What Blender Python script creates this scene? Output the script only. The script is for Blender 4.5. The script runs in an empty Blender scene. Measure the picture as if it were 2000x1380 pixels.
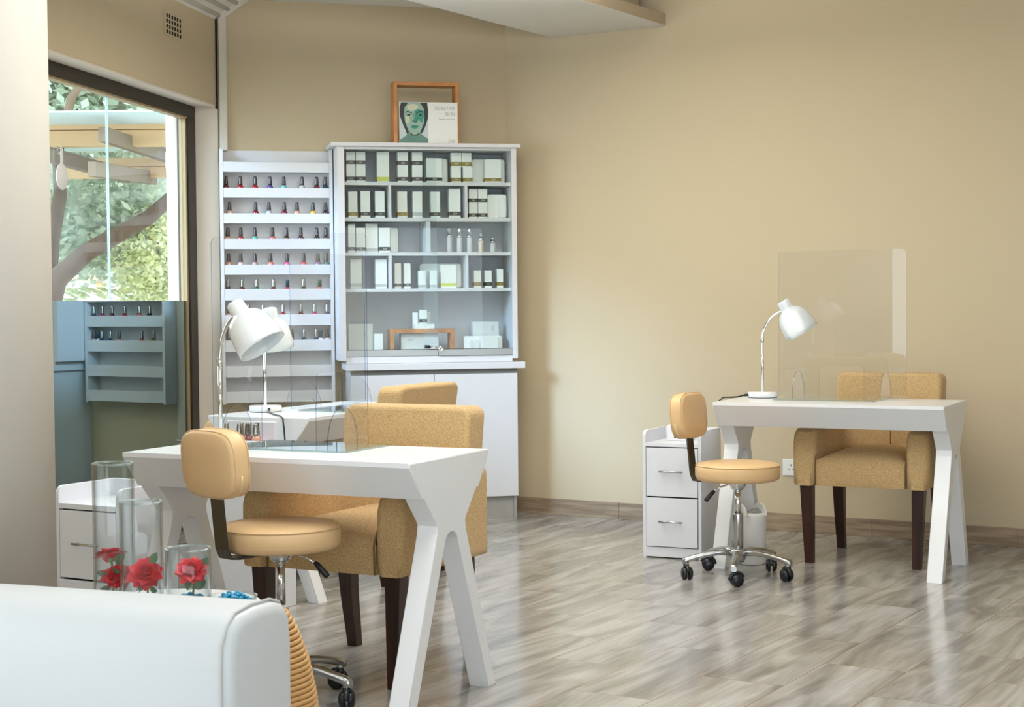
import bpy, bmesh, math, random
from mathutils import Vector, Matrix, noise
random.seed(7)
scene = bpy.context.scene
R = math.radians

# ------------------------------------------------------------------ camera
F_PX, CAM_H, PITCH, ROLL = 3200.0, 1.2, math.atan(99 / 3200.0), 0.009
cam_data = bpy.data.cameras.new('camera')
cam = bpy.data.objects.new('camera', cam_data)
scene.collection.objects.link(cam)
cam_data.sensor_width = 36.0
cam_data.lens = F_PX / 2000.0 * 36.0
cam_data.clip_start, cam_data.clip_end = 0.05, 200
_fwd = Vector((0, math.cos(PITCH), -math.sin(PITCH)))
_r0 = Vector((1, 0, 0))
_u0 = _r0.cross(_fwd)
_right = math.cos(ROLL) * _r0 - math.sin(ROLL) * _u0
_up = math.sin(ROLL) * _r0 + math.cos(ROLL) * _u0
_m = Matrix((_right, _up, -_fwd)).transposed().to_4x4()
_m.translation = Vector((0, 0, CAM_H))
cam.matrix_world = _m
cam_data.dof.use_dof = True
cam_data.dof.focus_distance = 6.6
cam_data.dof.aperture_fstop = 14.0
scene.camera = cam
scene.cycles.transparent_max_bounces = 40

# ------------------------------------------------------------------ light and exposure
scene.view_settings.view_transform = 'Standard'
scene.view_settings.look = 'None'
scene.view_settings.exposure = 0.68
scene.view_settings.gamma = 1.0
scene.view_settings.use_curve_mapping = False
world = bpy.data.worlds.new('sky')
scene.world = world
world.use_nodes = True
_bg = world.node_tree.nodes['Background']
_bg.inputs[0].default_value = (0.80, 0.91, 1.0, 1)
_bg.inputs[1].default_value = 3.6


def area_light(name, loc, rot, sx, sy, energy, color):
    l = bpy.data.lights.new(name, 'AREA')
    l.shape = 'RECTANGLE'
    l.size, l.size_y = sx, sy
    l.energy, l.color = energy, color
    o = bpy.data.objects.new(name, l)
    scene.collection.objects.link(o)
    o.location, o.rotation_euler = loc, rot
    return o


# daylight fill: light panels added on the solid side wall and behind the camera
area_light('side_fill_panel', (-2.80, 1.95, 1.35), (R(90), 0, R(-100)), 2.8, 2.2, 26, (0.80, 0.90, 1.0))
area_light('rear_fill_panel', (0.9, -2.85, 1.15), (R(90), 0, R(0)), 8.0, 2.1, 128, (0.76, 0.88, 1.0))
# hazy low sun from the garden side, through the clear upper half of the window
_sun = bpy.data.lights.new('hazy_sun', 'SUN')
_sun.energy, _sun.angle, _sun.color = 2.3, R(15), (0.42, 0.63, 1.0)
_so = bpy.data.objects.new('hazy_sun', _sun)
scene.collection.objects.link(_so)
_so.rotation_euler = Vector((0.78, 0.63, -0.36)).to_track_quat('-Z', 'Y').to_euler()
# fill lights added under the ceiling to spread the light more evenly
for _x, _y, _e in ((2.6, 4.4, 6), (-0.2, 4.0, 24), (1.2, 2.2, 12)):
    area_light('ceiling_fill_light', (_x, _y, 2.86), (0, 0, 0), 1.2, 1.2, _e, (0.92, 0.97, 1.0))
# upward fill lights added out of view; their ceiling bounce brightens the upper walls
for _x, _y, _e in ((-0.1, 7.0, 46), (0.4, 5.2, 20)):
    area_light('upward_fill_light', (_x, _y, 2.58), (R(180), 0, 0), 1.3, 1.3, _e, (0.97, 0.97, 0.96))

# ------------------------------------------------------------------ helpers
COL = scene.collection


class MB:
    """collects shapes into one mesh"""
    def __init__(s):
        s.bm = bmesh.new()

    def _new(s, fs, mat, smooth):
        for f in fs:
            f.material_index = mat
            f.smooth = smooth

    def box(s, c, size, mat=0, bev=0.0, seg=2, rot=None, smooth=False, taper=None):
        m = Matrix.Translation(Vector(c))
        if rot is not None:
            m = m @ rot
        r = bmesh.ops.create_cube(s.bm, size=1.0)
        vs = r['verts']
        for v in vs:
            v.co = Vector((v.co.x * size[0], v.co.y * size[1], v.co.z * size[2]))
            if taper and v.co.z < 0:
                v.co.x *= taper
                v.co.y *= taper
        bmesh.ops.transform(s.bm, matrix=m, verts=vs)
        fs = list({f for v in vs for f in v.link_faces})
        s._new(fs, mat, smooth)
        if bev > 0:
            es = list({e for f in fs for e in f.edges})
            rb = bmesh.ops.bevel(s.bm, geom=es, offset=bev, segments=seg, profile=0.5, affect='EDGES')
            s._new(rb['faces'], mat, True if smooth or seg > 2 else False)
        return s

    def b2(s, lo, hi, mat=0, bev=0.0, seg=2, rot=None):
        return s.box([(a + b) / 2 for a, b in zip(lo, hi)], [b - a for a, b in zip(lo, hi)], mat, bev, seg, rot)

    def prism(s, pts, h0, h1, axis='y', mat=0, edge_mat=None, smooth=False, bev=0.0, seg=2, xf=None):
        """2D outline extruded: axis y takes (x,z), axis x takes (y,z), axis z takes (x,y)"""
        def P(a, b, h):
            return {'y': (a, h, b), 'x': (h, a, b), 'z': (a, b, h)}[axis]
        lo = [s.bm.verts.new(P(a, b, h0)) for a, b in pts]
        hi = [s.bm.verts.new(P(a, b, h1)) for a, b in pts]
        fs = [s.bm.faces.new(lo), s.bm.faces.new(hi[::-1])]
        side = []
        n = len(pts)
        for i in range(n):
            j = (i + 1) % n
            side.append(s.bm.faces.new((lo[j], lo[i], hi[i], hi[j])))
        s._new(fs, mat, False)
        s._new(side, mat if edge_mat is None else edge_mat, smooth)
        bmesh.ops.recalc_face_normals(s.bm, faces=fs + side)
        if xf is not None:
            bmesh.ops.transform(s.bm, matrix=xf, verts=lo + hi)
        if bev > 0:
            es = list({e for f in fs for e in f.edges})
            rb = bmesh.ops.bevel(s.bm, geom=es, offset=bev, segments=seg, profile=0.5, affect='EDGES')
            s._new(rb['faces'], mat, True)
        return s

    def lathe(s, prof, seg=32, c=(0, 0, 0), mat=0, smooth=True, xf=None, mats=None):
        rings = []
        allv = []
        for r, z in prof:
            if r < 1e-6:
                v = s.bm.verts.new((0, 0, z))
                rings.append([v])
                allv.append(v)
            else:
                ring = [s.bm.verts.new((r * math.cos(2 * math.pi * k / seg), r * math.sin(2 * math.pi * k / seg), z)) for k in range(seg)]
                rings.append(ring)
                allv += ring
        fs = []
        for i in range(len(rings) - 1):
            a, b = rings[i], rings[i + 1]
            mi = mats[i] if mats else mat
            for k in range(seg):
                k2 = (k + 1) % seg
                if len(a) == 1 and len(b) == 1:
                    continue
                if len(a) == 1:
                    f = s.bm.faces.new((a[0], b[k2], b[k]))
                elif len(b) == 1:
                    f = s.bm.faces.new((a[k], a[k2], b[0]))
                else:
                    f = s.bm.faces.new((a[k], a[k2], b[k2], b[k]))
                f.material_index = mi
                f.smooth = smooth
                fs.append(f)
        m = Matrix.Translation(Vector(c))
        if xf is not None:
            m = m @ xf
        bmesh.ops.transform(s.bm, matrix=m, verts=allv)
        bmesh.ops.recalc_face_normals(s.bm, faces=fs)
        return s

    def tube(s, pts, r, seg=12, mat=0, caps=True, closed=False):
        pts = [Vector(p) for p in pts]
        n = len(pts)
        rs = r if isinstance(r, (list, tuple)) else [r] * n
        rings = []
        up = Vector((0, 0, 1))
        prev = None
        for i, p in enumerate(pts):
            if closed:
                t = pts[(i + 1) % n] - pts[i - 1]
            else:
                t = pts[min(i + 1, n - 1)] - pts[max(i - 1, 0)]
            t.normalize()
            if prev is None:
                a = t.cross(up)
                if a.length < 1e-3:
                    a = t.cross(Vector((1, 0, 0)))
                a.normalize()
            else:
                a = prev - t * prev.dot(t)
                a.normalize()
            prev = a
            b = t.cross(a)
            rings.append([s.bm.verts.new(p + rs[i] * (a * math.cos(2 * math.pi * k / seg) + b * math.sin(2 * math.pi * k / seg))) for k in range(seg)])
        fs = []
        for i in range(n if closed else n - 1):
            A, B = rings[i], rings[(i + 1) % n]
            for k in range(seg):
                k2 = (k + 1) % seg
                fs.append(s.bm.faces.new((A[k], A[k2], B[k2], B[k])))
        if caps and not closed:
            fs.append(s.bm.faces.new(rings[0][::-1]))
            fs.append(s.bm.faces.new(rings[-1]))
        s._new(fs, mat, True)
        bmesh.ops.recalc_face_normals(s.bm, faces=fs)
        return s

    def ball(s, c, r, mat=0, seg=16, xf=None):
        rr = r if isinstance(r, (tuple, list)) else (r, r, r)
        q = bmesh.ops.create_uvsphere(s.bm, u_segments=seg, v_segments=max(6, seg // 2), radius=1)
        m = Matrix.Translation(Vector(c))
        if xf is not None:
            m = m @ xf
        m = m @ Matrix.Diagonal((rr[0], rr[1], rr[2], 1))
        bmesh.ops.transform(s.bm, matrix=m, verts=q['verts'])
        s._new({f for v in q['verts'] for f in v.link_faces}, mat, True)
        return s

    def quad(s, pts, mat=0, smooth=False):
        f = s.bm.faces.new([s.bm.verts.new(p) for p in pts])
        f.material_index = mat
        f.smooth = smooth
        return s

    def build(s, name, mats, parent=None, loc=None, rot=None):
        me = bpy.data.meshes.new(name)
        s.bm.to_mesh(me)
        s.bm.free()
        for m in (mats if isinstance(mats, (list, tuple)) else [mats]):
            me.materials.append(m)
        o = bpy.data.objects.new(name, me)
        COL.objects.link(o)
        if parent:
            o.parent = parent
        if loc is not None:
            o.location = loc
        if rot is not None:
            o.rotation_euler = rot
        return o


def tag(o, label, cat, group=None, kind=None):
    if label:
        o['label'] = label
    if cat:
        o['category'] = cat
    if group:
        o['group'] = group
    if kind:
        o['kind'] = kind
    return o


def struct(o):
    o['kind'] = 'structure'
    return o


def thing(name, label, cat, loc=(0, 0, 0), rz=0.0, group=None):
    o = bpy.data.objects.new(name, None)
    o.empty_display_size = 0.1
    COL.objects.link(o)
    o.location = loc
    o.rotation_euler = (0, 0, rz)
    return tag(o, label, cat, group)


def copy_tree(o, parent=None):
    c = o.copy()
    COL.objects.link(c)
    if parent:
        c.parent = parent
    for ch in list(o.children):
        copy_tree(ch, c)
    return c


def dup(o, loc, rz, label, group=None):
    c = copy_tree(o)
    c.location, c.rotation_euler = loc, (0, 0, rz)
    c['label'] = label
    if group:
        c['group'] = group
    return c


def superellipse(w, h, n=4.0, k=48, cx=0.0, cz=0.0):
    out = []
    for i in range(k):
        t = 2 * math.pi * i / k
        c, sn = math.cos(t), math.sin(t)
        out.append((cx + w / 2 * math.copysign(abs(c) ** (2 / n), c), cz + h / 2 * math.copysign(abs(sn) ** (2 / n), sn)))
    return out


def rounded_rect(x0, z0, x1, z1, r, k=6):
    out = []
    for cx, cz, a in ((x1 - r, z1 - r, 0), (x0 + r, z1 - r, 90), (x0 + r, z0 + r, 180), (x1 - r, z0 + r, 270)):
        for i in range(k + 1):
            t = R(a + 90 * i / k)
            out.append((cx + r * math.cos(t), cz + r * math.sin(t)))
    return out


# ------------------------------------------------------------------ materials
def lin(c):
    c = c / 255.0
    return c / 12.92 if c <= 0.04045 else ((c + 0.055) / 1.055) ** 2.4


def rgb(r, g, b):
    return (lin(r), lin(g), lin(b), 1.0)


def new_mat(name):
    m = bpy.data.materials.new(name)
    m.use_nodes = True
    nt = m.node_tree
    p = nt.nodes['Principled BSDF']
    return m, nt, p


def plain(name, col, rough=0.5, metal=0.0, spec=0.5, coat=0.0, vary=0.04, scale=6.0, bump=0.0, bscale=200.0):
    """principled surface with a little procedural variation of tone and, where asked, a fine bump"""
    m, nt, p = new_mat(name)
    p.inputs['Roughness'].default_value = rough
    p.inputs['Metallic'].default_value = metal
    p.inputs['Specular IOR Level'].default_value = spec
    p.inputs['Coat Weight'].default_value = coat
    tc = nt.nodes.new('ShaderNodeTexCoord')
    ns = nt.nodes.new('ShaderNodeTexNoise')
    ns.inputs['Scale'].default_value = scale
    ns.inputs['Detail'].default_value = 4
    nt.links.new(tc.outputs['Object'], ns.inputs['Vector'])
    mx = nt.nodes.new('ShaderNodeMix')
    mx.data_type = 'RGBA'
    mx.inputs[6].default_value = [max(0, c * (1 - vary)) for c in col[:3]] + [1]
    mx.inputs[7].default_value = [min(1, c * (1 + vary)) for c in col[:3]] + [1]
    nt.links.new(ns.outputs['Fac'], mx.inputs[0])
    nt.links.new(mx.outputs[2], p.inputs['Base Color'])
    if bump > 0:
        n2 = nt.nodes.new('ShaderNodeTexNoise')
        n2.inputs['Scale'].default_value = bscale
        n2.inputs['Detail'].default_value = 3
        nt.links.new(tc.outputs['Object'], n2.inputs['Vector'])
        bp = nt.nodes.new('ShaderNodeBump')
        bp.inputs['Strength'].default_value = bump
        bp.inputs['Distance'].default_value = 0.002
        nt.links.new(n2.outputs['Fac'], bp.inputs['Height'])
        nt.links.new(bp.outputs[0], p.inputs['Normal'])
    return m


def clear(name, tint, refl=1.0, rough=0.0, base=0.04, gcol=(1, 1, 1, 1), edge=None):
    """thin clear sheet: lets light straight through, mirrors more at grazing angles"""
    m = bpy.data.materials.new(name)
    m.use_nodes = True
    nt = m.node_tree
    nt.nodes.remove(nt.nodes['Principled BSDF'])
    out = nt.nodes['Material Output']
    tr = nt.nodes.new('ShaderNodeBsdfTransparent')
    tr.inputs[0].default_value = tint
    gl = nt.nodes.new('ShaderNodeBsdfGlossy')
    gl.inputs['Roughness'].default_value = rough
    gl.inputs['Color'].default_value = gcol
    lw = nt.nodes.new('ShaderNodeLayerWeight')
    lw.inputs['Blend'].default_value = 0.5
    fr = nt.nodes.new('ShaderNodeMath')
    fr.operation = 'POWER'
    fr.inputs[1].default_value = 5.0
    nt.links.new(lw.outputs['Facing'], fr.inputs[0])
    mu = nt.nodes.new('ShaderNodeMath')
    mu.operation = 'MULTIPLY_ADD'
    mu.inputs[1].default_value = refl
    mu.inputs[2].default_value = base
    mu.use_clamp = True
    nt.links.new(fr.outputs[0], mu.inputs[0])
    if edge:                                    # longer way through the wall seen edge-on
        e5 = nt.nodes.new('ShaderNodeMath')
        e5.operation = 'POWER'
        e5.inputs[1].default_value = 3.0
        nt.links.new(lw.outputs['Facing'], e5.inputs[0])
        em = nt.nodes.new('ShaderNodeMix')
        em.data_type = 'RGBA'
        em.inputs[6].default_value, em.inputs[7].default_value = tint, edge
        nt.links.new(e5.outputs[0], em.inputs[0])
        nt.links.new(em.outputs[2], tr.inputs[0])
    mx = nt.nodes.new('ShaderNodeMixShader')
    nt.links.new(mu.outputs[0], mx.inputs[0])
    nt.links.new(tr.outputs[0], mx.inputs[1])
    nt.links.new(gl.outputs[0], mx.inputs[2])
    nt.links.new(mx.outputs[0], out.inputs[0])
    return m


def tweed(name, c1, c2):
    m, nt, p = new_mat(name)
    p.inputs['Roughness'].default_value = 0.9
    p.inputs['Specular IOR Level'].default_value = 0.15
    p.inputs['Sheen Weight'].default_value = 0.15
    tc = nt.nodes.new('ShaderNodeTexCoord')
    outs = []
    for sc in ((150, 150, 900), (900, 900, 150)):
        mp = nt.nodes.new('ShaderNodeMapping')
        mp.inputs['Scale'].default_value = sc
        ns = nt.nodes.new('ShaderNodeTexNoise')
        ns.inputs['Scale'].default_value = 1.0
        ns.inputs['Detail'].default_value = 2
        nt.links.new(tc.outputs['Object'], mp.inputs[0])
        nt.links.new(mp.outputs[0], ns.inputs['Vector'])
        outs.append(ns)
    ad = nt.nodes.new('ShaderNodeMath')
    ad.operation = 'ADD'
    nt.links.new(outs[0].outputs['Fac'], ad.inputs[0])
    nt.links.new(outs[1].outputs['Fac'], ad.inputs[1])
    cr = nt.nodes.new('ShaderNodeValToRGB')
    cr.color_ramp.elements[0].position = 0.36
    cr.color_ramp.elements[0].color = c1
    cr.color_ramp.elements[1].position = 0.64
    cr.color_ramp.elements[1].color = c2
    hf = nt.nodes.new('ShaderNodeMath')
    hf.operation = 'MULTIPLY'
    hf.inputs[1].default_value = 0.5
    nt.links.new(ad.outputs[0], hf.inputs[0])
    nt.links.new(hf.outputs[0], cr.inputs[0])
    nt.links.new(cr.outputs[0], p.inputs['Base Color'])
    bp = nt.nodes.new('ShaderNodeBump')
    bp.inputs['Strength'].default_value = 0.35
    bp.inputs['Distance'].default_value = 0.002
    nt.links.new(hf.outputs[0], bp.inputs['Height'])
    nt.links.new(bp.outputs[0], p.inputs['Normal'])
    return m


def wood(name, c1, c2, rough=0.45, sc=(3, 40, 40)):
    m, nt, p = new_mat(name)
    p.inputs['Roughness'].default_value = rough
    tc = nt.nodes.new('ShaderNodeTexCoord')
    mp = nt.nodes.new('ShaderNodeMapping')
    mp.inputs['Scale'].default_value = sc
    ns = nt.nodes.new('ShaderNodeTexNoise')
    ns.inputs['Scale'].default_value = 1.0
    ns.inputs['Detail'].default_value = 5
    cr = nt.nodes.new('ShaderNodeValToRGB')
    cr.color_ramp.elements[0].position = 0.3
    cr.color_ramp.elements[0].color = c1
    cr.color_ramp.elements[1].position = 0.7
    cr.color_ramp.elements[1].color = c2
    nt.links.new(tc.outputs['Object'], mp.inputs[0])
    nt.links.new(mp.outputs[0], ns.inputs['Vector'])
    nt.links.new(ns.outputs['Fac'], cr.inputs[0])
    nt.links.new(cr.outputs[0], p.inputs['Base Color'])
    return m


def floor_mat():
    """wood-look planks .725 x .2755 m laid half-bond with pale joints and grey-brown streaks"""
    m, nt, p = new_mat('wood_look_floor_tiles')
    L = nt.links.new
    tc = nt.nodes.new('ShaderNodeTexCoord')
    br = nt.nodes.new('ShaderNodeTexBrick')
    br.offset = 0.5
    br.offset_frequency = 2
    br.inputs['Scale'].default_value = 1.0
    br.inputs['Brick Width'].default_value = 0.725
    br.inputs['Row Height'].default_value = 0.2755
    br.inputs['Mortar Size'].default_value = 0.0022
    br.inputs['Mortar Smooth'].default_value = 0.0
    br.inputs['Color1'].default_value = (0, 0, 0, 1)
    br.inputs['Color2'].default_value = (1, 1, 1, 1)
    L(tc.outputs['Object'], br.inputs['Vector'])
    # each plank gets its own stretch of the streak pattern
    sep = nt.nodes.new('ShaderNodeSeparateColor')
    L(br.outputs['Color'], sep.inputs[0])
    cmb = nt.nodes.new('ShaderNodeCombineXYZ')
    mul = nt.nodes.new('ShaderNodeMath')
    mul.operation = 'MULTIPLY'
    mul.inputs[1].default_value = 37.0
    L(sep.outputs[0], mul.inputs[0])
    L(mul.outputs[0], cmb.inputs[2])
    L(mul.outputs[0], cmb.inputs[0])
    add = nt.nodes.new('ShaderNodeVectorMath')
    L(tc.outputs['Object'], add.inputs[0])
    L(cmb.outputs[0], add.inputs[1])
    ramps = []
    for sc, det, dist, lo, hi in (((1.5, 7.5, 1), 5, 1.2, 0.34, 0.66), ((4, 60, 1), 4, 0.4, 0.3, 0.7)):
        mp = nt.nodes.new('ShaderNodeMapping')
        mp.inputs['Scale'].default_value = sc
        ns = nt.nodes.new('ShaderNodeTexNoise')
        ns.inputs['Scale'].default_value = 1.0
        ns.inputs['Detail'].default_value = det
        ns.inputs['Distortion'].default_value = dist
        L(add.outputs[0], mp.inputs[0])
        L(mp.outputs[0], ns.inputs['Vector'])
        mr = nt.nodes.new('ShaderNodeMapRange')
        mr.inputs[1].default_value, mr.inputs[2].default_value = lo, hi
        L(ns.outputs['Fac'], mr.inputs[0])
        ramps.append(mr)
    cr = nt.nodes.new('ShaderNodeValToRGB')
    e = cr.color_ramp.elements
    e[0].position, e[0].color = 0.0, rgb(138, 134, 129)
    e[1].position, e[1].color = 1.0, rgb(194, 191, 187)
    q = e.new(0.3)
    q.color = rgb(160, 155, 149)
    q = e.new(0.6)
    q.color = rgb(178, 173, 167)
    L(ramps[0].outputs[0], cr.inputs[0])
    fine = nt.nodes.new('ShaderNodeMix')
    fine.data_type = 'RGBA'
    fine.blend_type = 'MULTIPLY'
    fine.inputs[0].default_value = 0.22
    L(cr.outputs[0], fine.inputs[6])
    L(ramps[1].outputs[0], fine.inputs[7])
    tone = nt.nodes.new('ShaderNodeMix')
    tone.data_type = 'RGBA'
    tone.blend_type = 'MULTIPLY'
    tone.inputs[0].default_value = 0.10
    L(fine.outputs[2], tone.inputs[6])
    L(br.outputs['Color'], tone.inputs[7])
    jo = nt.nodes.new('ShaderNodeMix')
    jo.data_type = 'RGBA'
    jo.inputs[7].default_value = rgb(138, 122, 106)
    L(br.outputs['Fac'], jo.inputs[0])
    L(tone.outputs[2], jo.inputs[6])
    L(jo.outputs[2], p.inputs['Base Color'])
    rr = nt.nodes.new('ShaderNodeMapRange')
    rr.inputs[3].default_value, rr.inputs[4].default_value = 0.12, 0.21
    L(ramps[0].outputs[0], rr.inputs[0])
    L(rr.outputs[0], p.inputs['Roughness'])
    p.inputs['Specular IOR Level'].default_value = 0.55
    bp = nt.nodes.new('ShaderNodeBump')
    bp.inputs['Strength'].default_value = 0.5
    bp.inputs['Distance'].default_value = 0.002
    bp.invert = True
    L(br.outputs['Fac'], bp.inputs['Height'])
    L(bp.outputs[0], p.inputs['Normal'])
    return m


M = dict(
    wall=plain('beige_wall_paint', rgb(203, 186, 155), 0.85, vary=0.015, scale=1.5, bump=0.06, bscale=60, spec=0.2),
    jamb=plain('cream_jamb_paint', rgb(226, 214, 198), 0.8, vary=0.015, spec=0.2),
    ceil=plain('white_ceiling_paint', rgb(226, 222, 214), 0.9, vary=0.01, spec=0.2),
    trimw=plain('offwhite_trim_paint', rgb(218, 210, 196), 0.7, vary=0.02),
    fascia=plain('taupe_fascia_paint', rgb(186, 168, 140), 0.8, vary=0.02),
    dark=plain('dark_gap', rgb(40, 36, 32), 0.9),
    floor=floor_mat(),
    skirt=wood('wood_look_skirting_tile', rgb(128, 108, 88), rgb(176, 154, 128), 0.35, (5, 60, 60)),
    bronze=plain('dark_bronze_aluminium', rgb(52, 44, 34), 0.45, 0.3),
    gold=plain('tan_window_gasket', rgb(160, 136, 96), 0.5),
    desk=plain('white_desk_lacquer', rgb(234, 234, 234), 0.32, vary=0.01, coat=0.15),
    rackwhite=plain('rack_white_melamine', rgb(217, 215, 214), 0.4, vary=0.01),
    melamine=plain('white_melamine', rgb(230, 231, 236), 0.35, vary=0.01),
    cabgrey=plain('grey_back_panel', rgb(206, 206, 208), 0.6, vary=0.02),
    gapgrey=plain('grey_recess', rgb(120, 118, 112), 0.6),
    concrete=plain('grey_plinth', rgb(160, 156, 148), 0.7, vary=0.15, scale=14),
    alu=plain('brushed_aluminium', rgb(176, 178, 176), 0.35, 0.85),
    chrome=plain('chrome', rgb(226, 226, 226), 0.08, 1.0, vary=0.0),
    satin=plain('satin_steel', rgb(190, 190, 188), 0.25, 1.0, vary=0.01),
    black=plain('black_plastic', rgb(26, 27, 30), 0.35, vary=0.1),
    rubber=plain('black_caster_rubber', rgb(20, 24, 28), 0.28, vary=0.1),
    steel_dark=plain('dark_polished_steel', rgb(96, 92, 84), 0.22, 1.0),
    leather=plain('tan_leatherette', rgb(226, 188, 138), 0.42, vary=0.04, scale=12, bump=0.12, bscale=350, spec=0.4),
    piping=plain('cream_piping', rgb(232, 210, 160), 0.5),
    tweed=tweed('mustard_tweed', rgb(174, 136, 84), rgb(230, 198, 148)),
    seam=plain('dark_seam', rgb(126, 96, 56), 0.8),
    leg=wood('dark_mahogany', rgb(34, 18, 12), rgb(66, 34, 24), 0.32, (40, 40, 4)),
    sofa=plain('white_leather', rgb(214, 216, 216), 0.38, vary=0.015, scale=3, bump=0.08, bscale=180),
    sofaseam=plain('grey_leather_seam', rgb(200, 198, 193), 0.6),
    rattan=plain('rattan_coil', rgb(206, 158, 98), 0.5, vary=0.2, scale=40),
    rattan_dark=plain('rattan_shadow', rgb(110, 76, 40), 0.8),
    lamp=plain('white_lamp_enamel', rgb(240, 243, 243), 0.18, vary=0.0, coat=0.4),
    bulb=plain('frosted_bulb', rgb(236, 240, 240), 0.4),
    acrylic=clear('clear_acrylic', (0.965, 0.975, 0.985, 1), 0.9),
    acryl_edge=clear('acrylic_edge', (0.46, 0.54, 0.74, 1), 1.0, base=0.06),
    matglass=clear('green_tinted_glass', (0.80, 0.90, 0.90, 1), 1.0, base=0.06),
    doorglass=clear('cabinet_glass', (0.94, 0.965, 0.965, 1), 0.4, base=0.014),
    pane=clear('window_glass', (0.95, 0.98, 0.97, 1), 0.4, base=0.03),
    film=clear('mirror_film', (0.10, 0.13, 0.13, 1), 0.35, base=0.50, gcol=(0.62, 0.76, 0.76, 1)),
    joint=plain('pale_glass_joint', rgb(205, 228, 228), 0.4),
    vase=clear('vase_glass', (0.965, 0.98, 0.98, 1), 1.0, base=0.035, edge=(0.40, 0.46, 0.46, 1)),
    vbase=clear('thick_glass_base', (0.80, 0.88, 0.88, 1), 1.5, base=0.1),
    carton=plain('white_carton', rgb(238, 238, 230), 0.55, vary=0.01),
    cartong=plain('pale_grey_carton', rgb(214, 214, 208), 0.55, vary=0.01),
    banddark=plain('charcoal_band', rgb(74, 70, 58), 0.5, vary=0.1),
    bandblack=plain('black_band', rgb(40, 40, 30), 0.5, vary=0.1),
    bandolive=plain('olive_band', rgb(140, 122, 40), 0.45, vary=0.1),
    bandlime=plain('lime_band', rgb(206, 208, 96), 0.45, vary=0.05),
    bandgrey=plain('silver_band', rgb(186, 186, 180), 0.4, vary=0.05),
    ink=plain('grey_print', rgb(172, 170, 162), 0.6),
    inklight=plain('white_print', rgb(214, 210, 196), 0.6),
    frost=plain('frosted_bottle_glass', rgb(206, 206, 202), 0.25),
    frostbeige=plain('beige_bottle', rgb(216, 200, 178), 0.25),
    capclear=clear('clear_cap', (0.86, 0.88, 0.88, 1), 1.6, base=0.14),
    orangewood=wood('orange_stained_wood', rgb(176, 108, 48), rgb(214, 146, 78), 0.45, (12, 60, 12)),
    capdark=plain('charcoal_polish_cap', rgb(78, 74, 72), 0.2, 0.6),
    capsilver=plain('silver_polish_cap', rgb(160, 160, 152), 0.16, 0.95),
    capteal=plain('dark_teal_polish_cap', rgb(24, 62, 76), 0.3),
    capgreen=plain('dark_green_polish_cap', rgb(30, 84, 66), 0.3),
    rose=plain('red_rose_petals', rgb(214, 20, 36), 0.55, vary=0.25, scale=30),
    leaf=plain('green_rose_leaf', rgb(84, 112, 76), 0.5, vary=0.2, scale=30),
    stem=plain('green_stem', rgb(120, 140, 90), 0.6),
    blue=plain('turquoise_pebbles', rgb(30, 150, 190), 0.3, vary=0.3, scale=90),
    socket=plain('white_socket_plastic', rgb(240, 240, 236), 0.3),
    bag=plain('grey_bin_liner', rgb(150, 150, 146), 0.35),
    bin=plain('white_bin_plastic', rgb(236, 234, 228), 0.35),
    outwhite=plain('white_render', rgb(236, 240, 246), 0.8),
    timber=plain('tan_timber', rgb(214, 180, 138), 0.7, vary=0.06),
    timberdark=plain('brown_timber', rgb(122, 106, 88), 0.8, vary=0.1),
    polyc=plain('pale_roof_sheet', rgb(205, 225, 228), 0.5),
    column=plain('grey_beige_column_paint', rgb(206, 198, 184), 0.7, vary=0.015, spec=0.2),
    bark=plain('bark', rgb(98, 78, 58), 0.9, vary=0.35, scale=9, bump=0.5, bscale=30),
    ground=plain('garden_ground', rgb(150, 150, 120), 0.95, vary=0.2),
    disc=plain('white_card_disc', rgb(226, 224, 220), 0.7),
)


def leafmat(name, c, c2):
    m, nt, p = new_mat(name)
    p.inputs['Roughness'].default_value = 0.6
    p.inputs['Transmission Weight'].default_value = 0.0
    tc = nt.nodes.new('ShaderNodeTexCoord')
    ns = nt.nodes.new('ShaderNodeTexNoise')
    ns.inputs['Scale'].default_value = 3.0
    mx = nt.nodes.new('ShaderNodeMix')
    mx.data_type = 'RGBA'
    mx.inputs[6].default_value, mx.inputs[7].default_value = c, c2
    nt.links.new(tc.outputs['Object'], ns.inputs['Vector'])
    nt.links.new(ns.outputs['Fac'], mx.inputs[0])
    nt.links.new(mx.outputs[2], p.inputs['Base Color'])
    tl = nt.nodes.new('ShaderNodeBsdfTranslucent')
    nt.links.new(mx.outputs[2], tl.inputs[0])
    ms = nt.nodes.new('ShaderNodeMixShader')
    ms.inputs[0].default_value = 0.45
    nt.links.new(p.outputs[0], ms.inputs[1])
    nt.links.new(tl.outputs[0], ms.inputs[2])
    nt.links.new(ms.outputs[0], nt.nodes['Material Output'].inputs[0])
    return m


M['foliage'] = leafmat('grey_green_foliage', rgb(140, 152, 124), rgb(214, 220, 200))
M['foliage_y'] = leafmat('yellow_green_foliage', rgb(190, 196, 120), rgb(240, 238, 200))
M['palm'] = leafmat('palm_foliage', rgb(150, 160, 110), rgb(214, 216, 170))

# ------------------------------------------------------------------ room frames
CORNER = Vector((-0.027, 9.41, 0))            # where the back wall meets the right wall
BANG, RANG, LANG = R(12), R(-32), R(80.2)
BU = Vector((math.cos(BANG), math.sin(BANG), 0))
LCORNER = CORNER + BU * -1.622                # where the back wall meets the window wall

# ------------------------------------------------------------------ room shell
fl = MB()
fl.quad([(-9, -9, 0), (9, -9, 0), (9, 9, 0), (-9, 9, 0)])
EL = Vector((math.cos(R(59)), math.sin(R(59)), 0))
ES = Vector((math.cos(R(-31)), math.sin(R(-31)), 0))
struct(fl.build('floor', M['floor'], None, EL * 4.78 + ES * -2.17, (0, 0, R(59))))

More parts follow.
